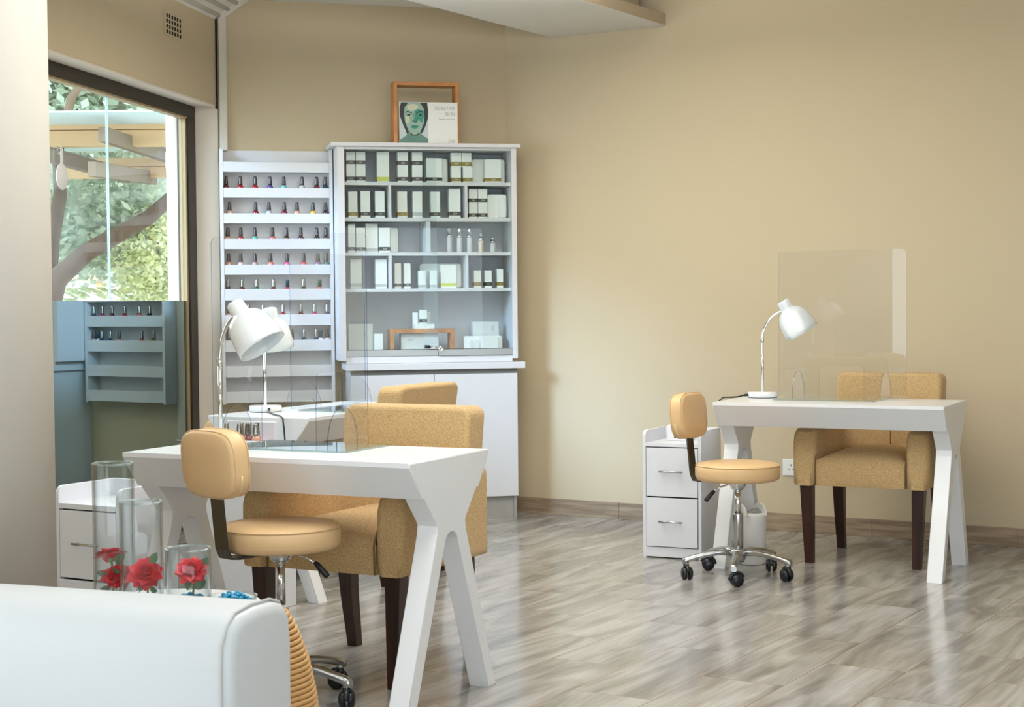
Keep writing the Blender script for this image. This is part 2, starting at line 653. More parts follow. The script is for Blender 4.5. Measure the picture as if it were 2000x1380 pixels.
wb = MB().b2((-1.80, 0, 0), (0.02, 0.15, 3.1))
struct(wb.build('wall_back', M['wall'], None, CORNER, (0, 0, BANG)))
wr = MB().b2((-0.10, 0, 0), (8.0, 0.15, 3.1))
struct(wr.build('wall_right', M['wall'], None, CORNER, (0, 0, RANG)))
WRDIR = Vector((math.cos(RANG), math.sin(RANG), 0))
rend = CORNER + WRDIR * 8.0
we = MB().b2((0, -0.15, 0), (9.0, 0, 3.1))
struct(we.build('wall_side', M['wall'], None, rend, (0, 0, R(-91))))
wf = MB().b2((-6.0, -0.15, 0), (9.0, 0, 3.1))
struct(wf.build('wall_front', M['wall'], None, (0, -3.0, 0)))
# window wall: local x runs along the wall (negative towards the camera), local +y is outdoors
wl = MB()
wl.b2((-13.2, 0, 2.30), (-0.0, 0.24, 3.1))
wl.b2((-13.2, 0, 0), (-3.1, 0.24, 2.30))
WLEFT = wl.build('wall_left', M['wall'], None, LCORNER, (0, 0, LANG))
struct(WLEFT)
# painted jamb beside the window, in line with the back wall
jb = MB().b2((-1.86, -0.012, 0), (-1.619, 0.0, 2.31), bev=0.004)
struct(jb.build('trim_1', M['jamb'], None, CORNER, (0, 0, BANG)))
lr = MB().b2((-3.0, 0.001, 2.288), (-0.03, 0.15, 2.302), bev=0.004)
struct(lr.build('trim_2', M['jamb'], None, LCORNER, (0, 0, LANG)))

# window
wi = thing('window_1', None, None, LCORNER, LANG)
struct(wi)
f = MB()
f.b2((-3.1, 0.10, 2.222), (-0.075, 0.17, 2.290), bev=0.003)
f.b2((-0.175, 0.10, 0.0), (-0.075, 0.17, 2.222), bev=0.003)
f.b2((-3.1, 0.10, 0.0), (-0.175, 0.17, 0.05), bev=0.003)
f.build('window_frame', M['bronze'], wi)
g = MB()
g.b2((-0.196, 0.112, 0.05), (-0.176, 0.15, 2.222), bev=0.002)
g.b2((-3.1, 0.105, 2.212), (-0.176, 0.15, 2.223), bev=0.001)
g.build('gasket', M['gold'], wi)
for x0, x1 in ((-3.1, -1.181), (-1.175, -0.196)):
    MB().b2((x0, 0.128, 0.05), (x1, 0.136, 2.215)).build('pane', M['pane'], wi)
MB().b2((-1.181, 0.126, 0.05), (-1.175, 0.138, 2.215)).build('glass_joint', M['joint'], wi)
mf = MB().b2((-3.1, 0.122, 0.05), (-0.138, 0.125, 1.227)).build('mirror_film', M['film'], wi)
mf['label'] = 'mirrored privacy film on the lower half of the glass'

# ceiling: flat, with a sloped cove along the window wall
CZ = 2.885
ce = MB()
cl = Matrix.Translation(LCORNER) @ Matrix.Rotation(LANG, 4, 'Z')
a0, a1 = cl @ Vector((-13.2, 0, 2.77)), cl @ Vector((0.12, 0, 2.77))
b0, b1 = cl @ Vector((-13.2, -0.15, CZ)), cl @ Vector((0.16, -0.15, CZ))
ce.quad([a0, a1, b1, b0])
ce.quad([b0, b1, (0.0, 9.62, CZ - 0.02), (9.0, 9.62, CZ - 0.02), (9.0, -3.2, CZ), (b0.x, -3.2, CZ)])
up_ = Vector((0, 0, 0.12))
ce.quad([a0 + up_, b0 + up_, b1 + up_, a1 + up_])
ce.quad([v + up_ for v in (Vector(b0), Vector((b0.x, -3.2, CZ)), Vector((9.0, -3.2, CZ)), Vector((9.0, 9.62, CZ)), Vector((0.0, 9.62, CZ)), Vector(b1))])
struct(ce.build('ceiling', M['ceil']))
co = MB()
for k in range(3):
    co.tube([cl @ Vector((-6.0, -0.03 - 0.045 * k, 2.788 + 0.035 * k)), cl @ Vector((0.0, -0.03 - 0.045 * k, 2.788 + 0.035 * k))], 0.011, 8)
struct(co.build('trim_3', M['ceil']))

# cover strip in the corner and its sloping head
cs = MB()
cs.b2((-1.612, -0.035, 2.05), (-1.568, 0.0, 2.80), bev=0.006)
struct(cs.build('trim_4', M['trimw'], None, CORNER, (0, 0, BANG)))
cs = MB().box((-1.535, -0.022, 2.84), (0.19, 0.04, 0.055), rot=Matrix.Rotation(R(-36), 4, 'Y'), bev=0.006)
struct(cs.build('trim_5', M['trimw'], None, CORNER, (0, 0, BANG)))
cs = MB().b2((-0.018, -0.006, 2.28), (-0.004, 0.004, 2.78))
struct(cs.build('trim_6', M['dark'], None, LCORNER, (0, 0, LANG)))

# dropped soffit that meets the right wall
so = MB()
so.b2((-1.264, -6.0, 2.682), (-0.554, -0.002, 2.742), 0, 0.003)
SOF = so.build('ceiling_soffit', M['ceil'], None, Vector((1.312, 8.573, 0)), (0, 0, RANG))
struct(SOF)
so = MB().b2((-1.20, -6.0, 2.742), (-0.66, -0.10, 2.90))
so.b2((-0.556, -6.0, 2.684), (-0.5535, -0.002, 2.744))
struct(so.build('trim_7', M['fascia'], None, Vector((1.312, 8.573, 0)), (0, 0, RANG)))

# skirting tiles along the right wall
sk = MB()
x = 0.0
while x < 7.9:
    sk.b2((x + 0.001, -0.010, 0.0), (min(x + 0.725, 7.95) - 0.001, -0.0005, 0.092), bev=0.0015)
    x += 0.725
sk.b2((0.0, -0.006, 0.0), (7.95, -0.0004, 0.088))
struct(sk.build('baseboard_right', M['skirt'], None, CORNER, (0, 0, RANG)))

# round column at the left edge
cm = MB().lathe([(0, 0), (0.20, 0), (0.20, 2.9), (0, 2.9)], 64)
struct(cm.build('column', M['column'], None, (-1.44, 4.4, 0)))

# brick air vent in the wall over the window
av = thing('air_vent', 'small perforated air vent brick high on the wall over the window', 'air vent', LCORNER, LANG)
pl = MB()
hs = MB()
for r_ in range(4):
    for c_ in range(6):
        px_, pz_ = -0.735 + 0.036 * c_, 2.590 + 0.027 * r_
        hs.b2((px_ - 0.008, -0.0085, pz_ - 0.009), (px_ + 0.008, -0.003, pz_ + 0.009))
pl.b2((-0.765, -0.006, 2.570), (-0.530, 0.001, 2.692), bev=0.002)
pl.build('vent_plate', M['wall'], av)
hs.build('vent_holes', M['dark'], av)

# ------------------------------------------------------------------ outdoors
gd = MB().b2((-40, 2, -0.30), (6, 60, -0.12))
struct(gd.build('ground_outside', M['ground']))


pg = thing('pergola', 'tan timber pergola with pale roof sheets seen through the window', 'pergola', (-3.3, 12.0, -0.12))
for p0, p1, h in (
        (Vector((-0.153, -0.400, 2.546)), Vector((0.967, -0.400, 2.565)), 0.203),
        (Vector((-0.142, 0.600, 2.375)), Vector((0.762, 0.600, 2.398)), 0.150),
        ):
    b = MB()
    b.b2((p0.x, p0.y - 0.04, p0.z - h / 2), (p1.x, p1.y + 0.04, p0.z + h * 0.06), bev=0.004)
    b.b2((p0.x, p0.y - 0.055, p0.z + h * 0.08), (p1.x, p1.y + 0.055, p0.z + h / 2), bev=0.004)
    b.build('beam', M['timber'], pg)
for p0, p1 in (
        (Vector((0.092, -1.000, 2.373)), Vector((0.321, 0.800, 2.328))),
        (Vector((0.574, -1.000, 2.471)), Vector((0.702, 0.800, 2.463))),
        (Vector((0.501, -1.000, 2.239)), Vector((0.520, 0.800, 2.314))),
        ):
    v = p1 - p0
    rot = v.to_track_quat('X', 'Z').to_matrix().to_4x4()
    b = MB()
    b.box((p0 + p1) / 2, (v.length, 0.06, 0.10), rot=rot, bev=0.004)
    b.build('rafter', M['timberdark'], pg)
zr = 2.546
MB().b2((-1.6, -1.2, zr + 0.05), (1.3, 1.6, zr + 0.06)).build('roof_sheet', M['polyc'], pg)
for x_ in (-1.5, 1.15):
    MB().b2((x_ - 0.06, 0.5, 0), (x_ + 0.06, 0.62, zr)).build('post', M['timber'], pg)

p0 = Vector((-2.070, 10.200, 1.508))
po = MB().b2((-0.055, -0.055, 0), (0.055, 0.055, 3.4), bev=0.008)  # white post standing in for the overexposed pale strip beside the frame
po.lathe([(0.062, 2.16), (0.068, 2.18), (0.068, 2.26), (0.062, 2.28)], 24)
tag(po.build('pillar', M['outwhite'], None, (p0.x, p0.y, -0.12)), 'white square downpipe standing right outside the window corner', 'pillar')


def leaf_cloud(n, c, rad, size, seed, squash=1.0):
    rnd = random.Random(seed)
    m = MB()
    clusters = []
    for _ in range(max(8, n // 90)):
        while True:
            v = Vector((rnd.uniform(-1, 1), rnd.uniform(-1, 1), rnd.uniform(-1, 1)))
            if v.length < 1:
                break
        clusters.append(Vector((v.x * rad[0], v.y * rad[1], v.z * rad[2])))
    for i in range(n):
        k = clusters[i % len(clusters)]
        p = Vector(c) + k + Vector((rnd.gauss(0, 1), rnd.gauss(0, 1), rnd.gauss(0, 1))) * (0.16 * max(rad))
        t = Vector((rnd.uniform(-1, 1), rnd.uniform(-1, 1), rnd.uniform(-0.6, 0.6))).normalized()
        nrm = Vector((rnd.uniform(-1, 1), rnd.uniform(-1, 1), rnd.uniform(0.0, 1))).normalized()
        w = t.cross(nrm).normalized()
        L_ = size * rnd.uniform(0.6, 1.4)
        m.quad([p, p + t * L_ * 0.5 + w * L_ * 0.3 * squash, p + t * L_, p + t * L_ * 0.5 - w * L_ * 0.3 * squash])
    return m


t1 = thing('garden_tree', 'leafy tree with a thick leaning bough outside the window', 'tree', (-4.6, 13.0, -0.12))
o_ = Vector((-4.6, 13.0, -0.12))
pts = [Vector((0.815, 0.000, 0.667)), Vector((0.873, 0.000, 1.155)), Vector((0.993, 0.000, 1.539)), Vector((1.241, 0.000, 1.752)), Vector((1.507, 0.000, 1.899)), Vector((1.732, 0.000, 2.018)), Vector((1.937, 0.000, 2.199)), Vector((2.144, 0.000, 2.520)), Vector((2.272, 0.000, 2.922))]
pts = [Vector((pts[0].x - 0.1, 0, 0))] + pts
MB().tube(pts, [0.16, 0.14, 0.11, 0.088, 0.072, 0.066, 0.06, 0.05, 0.04, 0.03], 14).build('bough', M['bark'], t1)
pts = [Vector((0.816, 0.200, 1.152)), Vector((0.902, 0.200, 1.851)), Vector((0.983, 0.200, 2.220)), Vector((0.964, 0.200, 2.549)), Vector((1.087, 0.200, 2.998)), Vector((1.297, 0.200, 3.282))]
MB().tube(pts, [0.10, 0.07, 0.055, 0.045, 0.035, 0.025], 12).build('trunk', M['bark'], t1)
leaf_cloud(6500, Vector((-3.557, 14.200, 3.091)) - o_, (1.3, 0.9, 0.55), 0.12, 3).build('crown', M['foliage'], t1)
leaf_cloud(6500, Vector((-3.676, 14.600, 2.011)) - o_, (0.8, 0.8, 0.42), 0.08, 4).build('lower_foliage', M['foliage'], t1)
t2 = thing('flowering_shrub', 'tall yellow-green shrub outside, behind the bough', 'shrub', Vector((-3.158, 14.200, -0.146)))
t2.location.z = -0.12
o_ = t2.location.copy()
leaf_cloud(6000, Vector((-3.096, 14.200, 1.542)) - o_, (0.26, 0.4, 0.50), 0.055, 5).build('foliage', M['foliage_y'], t2)
MB().tube([(0, 0, 0), (0.03, 0, 0.7), (0.02, 0.05, 1.4)], [0.05, 0.04, 0.02], 8).build('stem', M['bark'], t2)
t3 = thing('palm', 'small palm with arching pale fronds outside, low beside the column', 'palm', Vector((-3.922, 14.000, 0.495)))
t3.location.z = -0.12
hub = Vector((-3.932, 14.000, 1.196)) - t3.location
pm = MB()
rnd = random.Random(9)
for k in range(16):
    a = 2 * math.pi * k / 16
    d = Vector((math.cos(a), math.sin(a), 0))
    for j in range(9):
        p = hub + d * (0.09 * j) + Vector((0, 0, 0.09 * j - 0.012 * j * j))
        for sgn in (-1, 1):
            w = Vector((-d.y, d.x, 0)) * sgn
            pm.quad([p, p + d * 0.05 + w * 0.05, p + d * 0.13 + w * 0.16 - Vector((0, 0, 0.06)), p + d * 0.08 + w * 0.10])
pm.build('fronds', M['palm'], t3)
MB().tube([(hub.x, hub.y, 0), hub], [0.07, 0.06], 10).build('trunk', M['bark'], t3)
bd = thing('garden_building', 'pale garden building with a flat roof edge seen far outside', 'building', Vector((-4.802, 19.000, 1.190)))
bd.location.z = -0.12
MB().b2((-0.75, -0.1, 0), (0.55, 1.5, 1.62)).build('wall', M['outwhite'], bd)
MB().b2((-0.85, -0.2, 1.62), (0.65, 1.6, 1.68)).build('roof', M['timber'], bd)
MB().b2((0.02, -0.12, 0), (0.09, -0.1, 1.6)).build('corner_post', M['timber'], bd)
# far greenery closing the view outdoors
t4 = thing('far_tree', 'pale grey-green trees far beyond the pergola', 'tree', (-8.4, 26, -0.12))
leaf_cloud(9000, (0.6, 0, 2.6), (4.0, 1.0, 2.2), 0.24, 12).build('crown', M['foliage'], t4)
MB().tube([(0, 0, 0), (0, 0, 2.5)], [0.15, 0.08], 8).build('trunk', M['bark'], t4)

# small round tag hung on the glass
dk = thing('hanging_tag', 'white round tag hung by a strap from a suction hook on the window glass', 'tag', LCORNER, LANG)
MB().lathe([(0, -0.002), (0.058, -0.002), (0.06, 0), (0.058, 0.002), (0, 0.002)], 40, (-1.732, 0.108, 1.784), xf=Matrix.Rotation(R(90), 4, 'X')).build('disc', M['disc'], dk)
MB().b2((-1.742, 0.106, 1.84), (-1.722, 0.109, 1.905)).build('strap', M['disc'], dk)
MB().lathe([(0.022, 0), (0.018, 0.008), (0.006, 0.016), (0, 0.017)], 20, (-1.732, 0.1215, 1.905), xf=Matrix.Rotation(R(90), 4, 'X')).build('suction_hook', M['capclear'], dk)

# ------------------------------------------------------------------ manicure desks
DL, DW = 1.03, 0.25                            # length, half width


def make_desk(label):
    t = thing('manicure_desk', label, 'desk', group='white manicure desks')
    top = MB()
    prof = [(-DW, 0.745), (-DW, 0.731), (-0.178, 0.634), (0.178, 0.634), (DW, 0.731), (DW, 0.745)]
    top.prism([(y, z) for y, z in prof], -DL / 2, DL / 2, 'x', bev=0.003)
    top.build('desk_top', M['desk'], t)
    # end panels: full width at the top, pinched waist, two splayed feet under an arch
    arch = [(0.235, 0.0)]
    for k in range(9):
        a = R(10 + 160 * k / 8)
        arch.append((0.047 * math.cos(a) + 0.0, 0.468 + 0.052 * math.sin(a)))
    arch.append((-0.235, 0.0))
    outline = [(-DW + 0.003, 0.7435), (DW - 0.003, 0.7435), (DW - 0.0012, 0.7305), (0.098, 0.560), (0.088, 0.545), (0.092, 0.520), (0.285, 0.0)] + arch + \
              [(-0.285, 0.0), (-0.092, 0.520), (-0.088, 0.545), (-0.098, 0.560), (-DW + 0.0012, 0.7305)]
    for sgn in (-1, 1):
        x0, x1 = (DL / 2 - 0.068, DL / 2 + 0.0005) if sgn > 0 else (-DL / 2 - 0.0005, -DL / 2 + 0.068)
        # a little inset of the foot makes each panel lean like the original
        MB().prism(outline, x0, x1, 'x', bev=0.0025).build('end_panel', M['desk'], t)
    MB().prism(rounded_rect(-0.30, -0.04, 0.17, 0.245, 0.006), 0.7452, 0.7512, 'z', 0, 1).build('glass_mat', [M['matglass'], M['vbase']], t)
    return t


A_RZ, R_RZ, C_RZ = R(-26), R(-26.5), R(-117)
A_C, R_C, C_C = Vector((-0.648, 5.103, 0)), Vector((1.473, 7.364, 0)), Vector((-0.806, 7.13, 0))
desk = make_desk('white X-legged manicure desk nearest the camera, with a tan stool tucked before it')
desk.location, desk.rotation_euler.z = A_C, A_RZ
desk_r = dup(desk, R_C, R_RZ, 'white X-legged manicure desk standing along the plain beige right wall')
desk_c = dup(desk, C_C, C_RZ, 'white X-legged manicure desk set end-on before the nail polish rack')


def on(c, rz, x, y, z=0.0):
    return Vector((c.x + x * math.cos(rz) - y * math.sin(rz), c.y + x * math.sin(rz) + y * math.cos(rz), z))


# ------------------------------------------------------------------ clear hygiene screens
def make_screen(label):
    t = thing('hygiene_screen', label, 'screen', group='clear hygiene screens on the desks')
    W, Hh, r = 0.30, 0.675, 0.022
    pts = [(0.30 - 0.004, 0.0), (0.30, 0.004)]
    for k in range(7):
        a = R(90 * k / 6)
        pts.append((W - r + r * math.cos(a), Hh - r + r * math.sin(a)))
    for k in range(7):
        a = R(90 + 90 * k / 6)
        pts.append((-W + r + r * math.cos(a), Hh - r + r * math.sin(a)))
    pts += [(-0.30, 0.004), (-0.296, 0.0), (-0.105, 0.0)]
    for k in range(6):
        a = R(180 - 90 * k / 5)
        pts.append((-0.105 + 0.02 + 0.02 * math.cos(a), 0.125 + 0.02 * math.sin(a)))
    for k in range(6):
        a = R(90 - 90 * k / 5)
        pts.append((0.105 - 0.02 + 0.02 * math.cos(a), 0.125 + 0.02 * math.sin(a)))
    pts.append((0.105, 0.0))
    MB().prism(pts, -0.002, 0.002, 'y', 0, 1).build('panel', [M['acrylic'], M['acryl_edge']], t)
    for x_ in (-0.205, 0.205):
        fin = [(-0.09, 0.0)] + [(0.09 * math.cos(R(180 - 180 * k / 18)), 0.118 * math.sin(R(180 - 180 * k / 18)) + 0.003) for k in range(19)] + [(0.09, 0.0)]
        MB().prism(fin, x_ - 0.002, x_ + 0.002, 'x', 0, 1).build('foot', [M['acrylic'], M['acryl_edge']], t)
    return t


scr = make_screen('clear acrylic screen standing on the desk nearest the camera')
scr.location, scr.rotation_euler.z = on(A_C, A_RZ, -0.175, 0.172, 0.7516), A_RZ
scr_r = dup(scr, on(R_C, R_RZ, -0.030, 0.140, 0.7516), R_RZ + R(-2), 'clear acrylic screen on the desk by the right wall, mirroring a lamp shade')
scr_c = dup(scr, on(C_C, C_RZ, -0.17, -0.10, 0.7516), C_RZ, 'clear acrylic screen on the end-on desk before the polish rack')


# ------------------------------------------------------------------ gooseneck lamps
def make_lamp(label, reach, ztop, apex, tilt, cord):
    """local +x is the way the shade hangs; reach and ztop give the end of the gooseneck"""
    t = thing('gooseneck_lamp', label, 'lamp', group='white gooseneck desk lamps')
    b = MB()
    b.lathe([(0, 0.0), (0.066, 0.0), (0.066, 0.003), (0.069, 0.003), (0.069, 0.024), (0.066, 0.027), (0, 0.0275)], 48, mats=[1, 1, 1, 0, 0, 0])
    b.build('base', [M['lamp'], M['black']], t)
    MB().tube([(0, 0, 0.026), (0, 0, 0.275)], 0.0068, 16).build('pole', M['chrome'], t)
    z0 = 0.270
    path2 = []
    for k in range(20):
        s_ = k / 19
        path2.append((reach * s_ ** 1.8, 0, z0 + (ztop - z0) * (1 - (1 - s_) ** 1.45)))
    n_ = MB().tube(path2, 0.0058, 14)
    n_.lathe([(0.0075, z0 - 0.012), (0.0088, z0 - 0.008), (0.0088, z0 + 0.010), (0.0075, z0 + 0.014)], 16)
    n_.build('gooseneck', M['chrome'], t)
    xf = Matrix.Translation(Vector((apex[0], 0, apex[1]))) @ Matrix.Rotation(R(180) - R(tilt), 4, 'Y')
    out = [(0.0, 0.0), (0.027, 0.0), (0.0295, 0.003), (0.0300, 0.036), (0.0315, 0.045), (0.041, 0.050), (0.056, 0.061), (0.067, 0.078), (0.0740, 0.100), (0.0785, 0.126), (0.0810, 0.152), (0.0820, 0.174)]
    inn = [(0.0800, 0.1745), (0.0790, 0.152), (0.0765, 0.126), (0.072, 0.100), (0.065, 0.079), (0.054, 0.063), (0.040, 0.053), (0.020, 0.051), (0, 0.0505)]
    sh = MB().lathe(out + inn, 56, xf=xf).build('lamp_shade', M['lamp'], t)
    MB().lathe([(0.012, 0.052), (0.013, 0.085), (0.024, 0.105), (0.028, 0.125), (0.022, 0.145), (0.010, 0.153), (0, 0.154)], 24, xf=xf).build('bulb', M['bulb'], sh)
    c = MB()
    c.tube(cord, 0.0034, 8)
    c.tube(cord[:2], 0.0062, 10)
    c.build('power_cord', M['black'], t)
    return t


def turned(a, pts):
    m = Matrix.Rotation(R(-a), 4, 'Z')
    return [m @ Vector(p) for p in pts]


CORD = [(-0.064, -0.012, 0.014), (-0.085, -0.015, 0.013), (-0.115, -0.02, 0.006), (-0.150, -0.03, 0.0042), (-0.185, -0.032, 0.0042), (-0.205, -0.03, -0.012), (-0.210, -0.028, -0.06)]
lamp = make_lamp('white gooseneck lamp on the desk nearest the camera, shade opening in view', 0.068, 0.425, (0.058, 0.462), 36,
                 turned(-21, [(-0.06, 0.02, 0.014), (-0.082, 0.025, 0.013), (-0.12, 0.06, 0.006), (-0.16, 0.10, 0.0042), (-0.17, 0.14, 0.0042)]))
lamp.location, lamp.rotation_euler.z = on(A_C, A_RZ, -0.385, 0.088, 0.745), R(-21)
lamp_r = make_lamp('white gooseneck lamp on the desk by the right wall', 0.094, 0.404, (0.094, 0.452), 32, CORD)
lamp_r.location, lamp_r.rotation_euler.z = on(R_C, R_RZ, -0.408, 0.148, 0.745), R(-4)
lamp_c = make_lamp('white gooseneck lamp on the end-on desk, half hidden behind another lamp shade', 0.060, 0.395, (0.050, 0.440), 14,
                   turned(70, [(0.025, -0.062, 0.014), (0.028, -0.082, 0.013), (0.036, -0.13, 0.005), (0.075, -0.25, 0.0042), (0.110, -0.335, 0.0045), (0.128, -0.388, -0.002), (0.134, -0.398, -0.04), (0.15, -0.40, -0.30)]))
lamp_c.location, lamp_c.rotation_euler.z = (-1.055, 6.985, 0.745), R(70)


# ------------------------------------------------------------------ tweed armchairs
def make_armchair(label):
    t = thing('armchair', label, 'chair', group='mustard tweed armchairs')
    # seat: crowned cushion running down into the front rail
    seat = MB()
    n, m = 14, 12
    grid = []
    for i in range(n + 1):
        row = []
        for j in range(m + 1):
            x_ = -0.205 + 0.41 * i / n
            y_ = -0.272 + 0.46 * j / m
            u, v = (i / n - 0.5) * 2, (j / m - 0.5) * 2
            z_ = 0.475 + 0.045 * (1 - abs(u) ** 3) * (1 - max(0.0, -v) ** 6 * 0.75)
            row.append(seat.bm.verts.new((x_, y_ - (0.012 if j == 0 else 0.0) * (1 - u * u), z_)))
        grid.append(row)
    fs = [seat.bm.faces.new((grid[i][j], grid[i + 1][j], grid[i + 1][j + 1], grid[i][j + 1])) for i in range(n) for j in range(m)]
    front = []
    levels = (0.455, 0.41, 0.372, 0.358)
    prev = [grid[i][0] for i in range(n + 1)]
    for lv in levels:
        cur = []
        for i in range(n + 1):
            u = (i / n - 0.5) * 2
            bulge = {0.455: 0.012, 0.41: 0.012, 0.372: 0.006, 0.358: -0.002}[lv]
            cur.append(seat.bm.verts.new((-0.205 + 0.41 * i / n, -0.272 - bulge * (1 - u ** 4) - 0.006, lv)))
        fs += [seat.bm.faces.new((cur[i], cur[i + 1], prev[i + 1], prev[i])) for i in range(n)]
        prev = cur
    for f_ in fs:
        f_.smooth = True
    seat.b2((-0.22, -0.262, 0.357), (0.22, 0.2, 0.45))
    seat.build('seat', M['tweed'], t)
    # arms: rounded pads, a little higher at the back
    for sgn in (-1, 1):
        a = MB()
        pr = [(-0.283, 0.356), (-0.288, 0.45), (-0.285, 0.560), (-0.268, 0.600), (-0.235, 0.617), (0.0, 0.625), (0.16, 0.640), (0.235, 0.660), (0.262, 0.640), (0.262, 0.356)]
        x0, x1 = (0.204, 0.312) if sgn > 0 else (-0.312, -0.204)
        a.prism(pr, x0, x1, 'x', bev=0.026, seg=4)
        am = a.build('arm', M['tweed'], t)
        s_ = MB()
        s_.tube([(sgn * 0.204, -0.284, 0.36), (sgn * 0.204, -0.288, 0.45), (sgn * 0.206, -0.268, 0.50)], 0.003, 6)
        s_.build('seam', M['seam'], am)
    # backrest: padded, reclined, with a seam line on each side
    bk = MB()
    w1 = 0.252
    lean = 0.072
    prof = rounded_rect(-w1, 0.36, w1, 0.849, 0.035, 5)
    bk.prism(prof, 0.165, 0.285, 'y', bev=0.016, seg=3)
    for v in bk.bm.verts:
        k = max(0.0, (v.co.z - 0.40) / 0.458)
        v.co.y += lean * k
        if v.co.y < 0.25 + lean * k:
            v.co.y -= 0.012 * (1 - (v.co.x / w1) ** 2) * math.sin(min(1, k) * math.pi)
        v.co.z += 0.006 * (1 - (v.co.x / w1) ** 2) * (k > 0.9)
    B_ = bk.build('backrest', M['tweed'], t)
    for sgn in (-1, 1):
        s_ = MB()
        s_.tube([(sgn * (w1 - 0.004), 0.176 + lean * k, 0.40 + 0.40 * k) for k in (0, 0.25, 0.5, 0.75, 1.0)] +
                [(sgn * (w1 - 0.022), 0.180 + lean * 1.03, 0.836), (sgn * (w1 - 0.05), 0.18 + lean * 1.04, 0.843)], 0.0026, 6)
        s_.build('seam', M['seam'], B_)
    s_ = MB().tube([(0.03, 0.150, 0.50), (0.03, 0.158, 0.64), (0.03, 0.175, 0.70)], 0.0022, 6)
    s_.build('seam', M['seam'], B_)
    for sx in (-1, 1):
        for sy in (-1, 1):
            l_ = MB()
            if sy < 0:
                c0, c1 = (sx * 0.255, -0.238), (sx * 0.245, -0.236)
            else:
                c0, c1 = (sx * 0.235, 0.215), (sx * 0.235, 0.262)
            h0, h1 = 0.0275, 0.0185
            vs = []
            for (cx, cy), h, z_ in ((c1, h1, 0.0), (((c0[0] + c1[0]) / 2, c0[1] + (c1[1] - c0[1]) * 0.38), (h0 + h1) / 2, 0.18), (c0, h0, 0.36)):
                vs.append([l_.bm.verts.new((cx + ax_ * h, cy + ay_ * h, z_)) for ax_, ay_ in ((-1, -1), (1, -1), (1, 1), (-1, 1))])
            for a_, b_ in zip(vs, vs[1:]):
                for q in range(4):
                    l_.bm.faces.new((a_[q], a_[(q + 1) % 4], b_[(q + 1) % 4], b_[q]))
            l_.bm.faces.new(vs[0][::-1])
            l_.bm.faces.new(vs[-1])
            l_.build('leg', M['leg'], t)
    return t


arm = make_armchair('mustard tweed armchair with dark legs behind the desk nearest the camera')
arm.location, arm.rotation_euler.z = (-0.478, 5.400, 0), R(-28)
arm_r = dup(arm, (1.683, 7.578, 0), R(-27), 'mustard tweed armchair with dark legs behind the desk by the right wall')
arm_c = dup(arm, (-0.665, 7.255, 0), R(-117), 'mustard tweed armchair seen from behind at the end-on desk')


